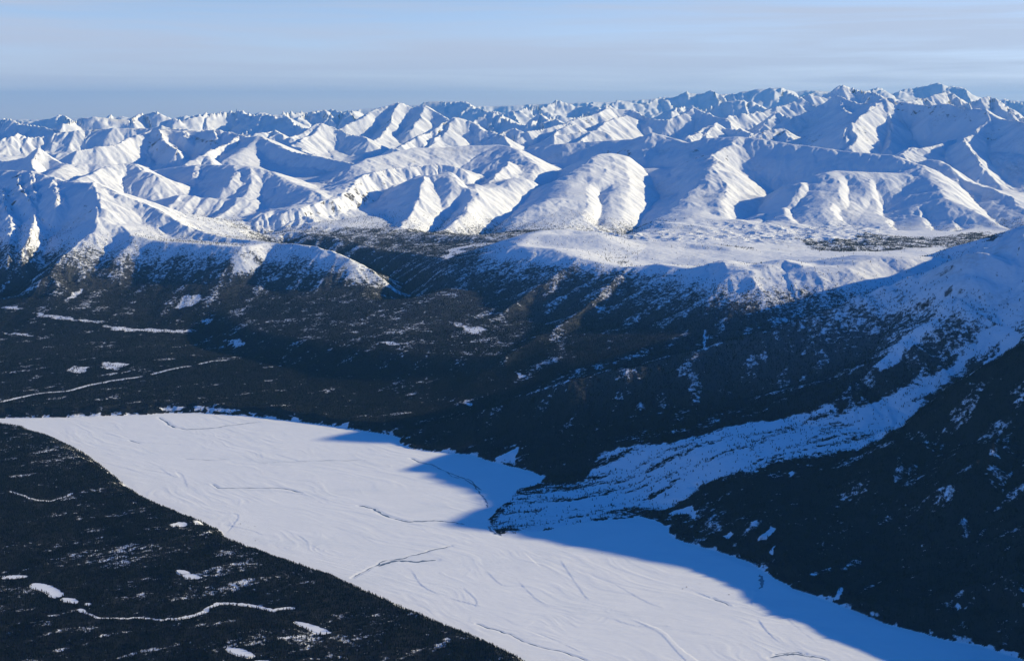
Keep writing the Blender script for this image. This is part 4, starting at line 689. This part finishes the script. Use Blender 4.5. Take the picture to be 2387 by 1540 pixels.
def forest_mesh(name, pos, hh, rr, tiers, sides, mat, r):
    n = len(pos); co = []; fc = []; per = tiers * (sides + 1); off = 0
    ph = r.random(n) * 6.28; base = np.arange(n) * per
    arr = np.zeros((n, per, 3)); lean = r.normal(0, 0.03, (n, 2))
    for k in range(tiers):
        z0 = 0.04 + 0.8 * k / tiers; z1 = min(1.0, z0 + 1.3 / tiers) if k < tiers - 1 else 1.0; rad = 1.0 - 0.72 * k / tiers
        for s in range(sides):
            an = ph + 6.2832 * s / sides + k * 0.5; q = rad * rr * (0.75 + 0.5 * r.random(n)); i = k * (sides + 1) + s
            arr[:, i, 0] = np.cos(an) * q; arr[:, i, 1] = np.sin(an) * q; arr[:, i, 2] = hh * (z0 - 0.03 * r.random(n))
            fc.append(np.stack([base + i, base + k * (sides + 1) + (s + 1) % sides, base + k * (sides + 1) + sides], 1))
        arr[:, k * (sides + 1) + sides, 2] = hh * z1
    arr[:, :, :2] += lean[:, None, :] * arr[:, :, 2:3]; arr += pos[:, None, :] - np.array([0, 0, 0.3])
    return mesh_np(name, arr.reshape(-1, 3), np.concatenate(fc), mat)
inv_t = (np.abs(T) < 0.475) & seen & (SD > 3)
den_near = F * 0.017
m1 = inv_t & (YK < 8.3) & (OWN == GI['forested_bank'])
p1, r1, i1_, j1_ = scatter(m1, den_near, 101)
h1 = r1.uniform(7, 15, len(p1)) * (0.8 + 0.25 * r1.random(len(p1)))
u1, v1 = project(p1[:, 0], p1[:, 1], p1[:, 2]); size = h1 / p1[:, 1] * (u1 > 10) * (u1 < 2377) * (v1 < 1530)
big = np.argsort(-size)[:300]; rest = np.setdiff1d(np.arange(len(p1)), big)
o = forest_mesh('spruce_forest', p1[rest], h1[rest], h1[rest] * 0.17, 2, 5, M_NEEDLE, r1); tag(o, 'dense dark spruce forest covering the near bank', 'forest', 'stuff')
m2 = inv_t & (OWN != GI['forested_bank']) & (YK < 9.5) & (SD > 3); p2, r2, _, _ = scatter(m2, F * 0.0062, 102); h2 = r2.uniform(7, 15, len(p2))
o = forest_mesh('mountain_forest', p2, h2, h2 * 0.19, 1, 5, M_NEEDLE, r2); tag(o, 'dark spruce forest on the shaded slopes right of and beyond the river', 'forest', 'stuff')
m3 = inv_t & (YK >= 9.5) & (YK < 15.5); p3, r3, _, _ = scatter(m3, np.minimum(F * 0.0042, 0.003), 103); h3 = r3.uniform(7, 15, len(p3))
o = forest_mesh('valley_forest', p3, h3, h3 * 0.2, 1, 4, M_NEEDLE, r3); tag(o, 'thin far spruce woods in the valley and on the plateau', 'forest', 'stuff')
print('trees', len(p1), len(p2), len(p3), time.time() - T0)
def spruce(h):
    root = bpy.data.objects.new('spruce_tree', None); C.objects.link(root); r = np.random.default_rng(5); v = []; f = []
    for k in range(7):
        z0 = h * (0.10 + 0.12 * k); rad = h * 0.19 * (1 - k / 8.2); b = len(v)
        for s in range(10):
            a = 6.2832 * s / 10 + k * 0.4; q = rad * (1.1 if s % 2 else 0.68) * r.uniform(0.85, 1.15); v.append((math.cos(a) * q, math.sin(a) * q, z0 - q * 0.3))
        v.append((0, 0, z0 + h * 0.22 if k < 6 else h))
        for s in range(10): f.append((b + s, b + (s + 1) % 10, b + 10))
    me = bpy.data.meshes.new('crown'); me.from_pydata(v, [], f); me.materials.append(M_NEEDLE); c = bpy.data.objects.new('crown', me); C.objects.link(c); c.parent = root
    v = [(math.cos(a) * h * q, math.sin(a) * h * q, z) for z, q in ((-0.5, 0.016), (h * 0.8, 0.004)) for a in (0, 1.05, 2.09, 3.14, 4.19, 5.24)]
    me = bpy.data.meshes.new('trunk'); me.from_pydata(v, [], [(i, (i + 1) % 6, 6 + (i + 1) % 6, 6 + i) for i in range(6)]); me.materials.append(M_BARK); t = bpy.data.objects.new('trunk', me); C.objects.link(t); t.parent = root
    tag(root, 'tall dark snow-free spruce in the nearest rows of the forest at the lower left', 'tree', group='nearest spruces of the bank forest'); return root
proto = spruce(10.0)
for n, k in enumerate(big):
    if n == 0: t = proto
    else:
        t = proto.copy(); C.objects.link(t)
        for ch in proto.children:
            c = ch.copy(); C.objects.link(c); c.parent = t
    t.location = p1[k]; s = h1[k] / 10; t.scale = (s, s, s); t.rotation_euler = (0, 0, r1.random() * 6)
# willow brush on the toe of the fan and along the right shore
bm_ = np.zeros_like(F); sl, m, _ = patch([(1140, 1232), (1165, 1205), (1230, 1190), (1330, 1185), (1420, 1190), (1450, 1205), (1340, 1218), (1280, 1225), (1200, 1245), (1160, 1246)], 30, 50)
bm_[sl] = 0.5 * m * sstep(0.05, 0.35, fbm(X[sl] / 90, Y[sl] / 45, 4, 0.6, 91))
for uv in ([(520, 1200), (580, 1215), (640, 1255), (680, 1280), (600, 1262), (540, 1240)], [(1780, 1515), (1900, 1520), (1960, 1535), (1800, 1535)], [(1540, 1340), (1720, 1370), (1760, 1400), (1600, 1385)], [(1230, 1262), (1450, 1285), (1600, 1320), (1400, 1310)]):
    sl, m, _ = patch(uv, 20, 30); bm_[sl] = np.maximum(bm_[sl], 0.10 * m * sstep(0.15, 0.35, fbm(X[sl] / 60, Y[sl] / 25, 4, 0.6, 92)))
pb, rb, _, _ = scatter((bm_ > 0.01), bm_ * 0.011, 104); hb = rb.uniform(1.2, 3.6, len(pb))
o = forest_mesh('willow_brush', pb, hb, hb * 0.8, 1, 4, M_BRUSH, rb); tag(o, 'low brown willow brush poking out of the snow on the fan toe and river bars', 'brush', 'stuff')
# ------------------------------------------------------------------ haze
v = [(x, y, z) for z in (-40.0, 3600.0) for x, y in ((-150000, -12000), (190000, -12000), (190000, 136000), (-150000, 136000))]
me = bpy.data.meshes.new('haze'); me.from_pydata(v, [], [(3, 2, 1, 0), (4, 5, 6, 7), (0, 1, 5, 4), (1, 2, 6, 5), (2, 3, 7, 6), (3, 0, 4, 7)])
hz = bpy.data.objects.new('haze', me); C.objects.link(hz); m, nt = newmat('haze_air'); o_ = N(nt, 'ShaderNodeOutputMaterial'); pv = N(nt, 'ShaderNodeVolumePrincipled')
pv.inputs['Color'].default_value = (0.15, 0.48, 1.0, 1); pv.inputs['Density'].default_value = 7e-6; pv.inputs['Anisotropy'].default_value = 0.1; L(nt, pv.outputs[0], o_.inputs['Volume']); me.materials.append(m)
tag(hz, 'thin blue winter haze lying over the valley and the ranges', 'haze', 'stuff')
print('done', time.time() - T0)
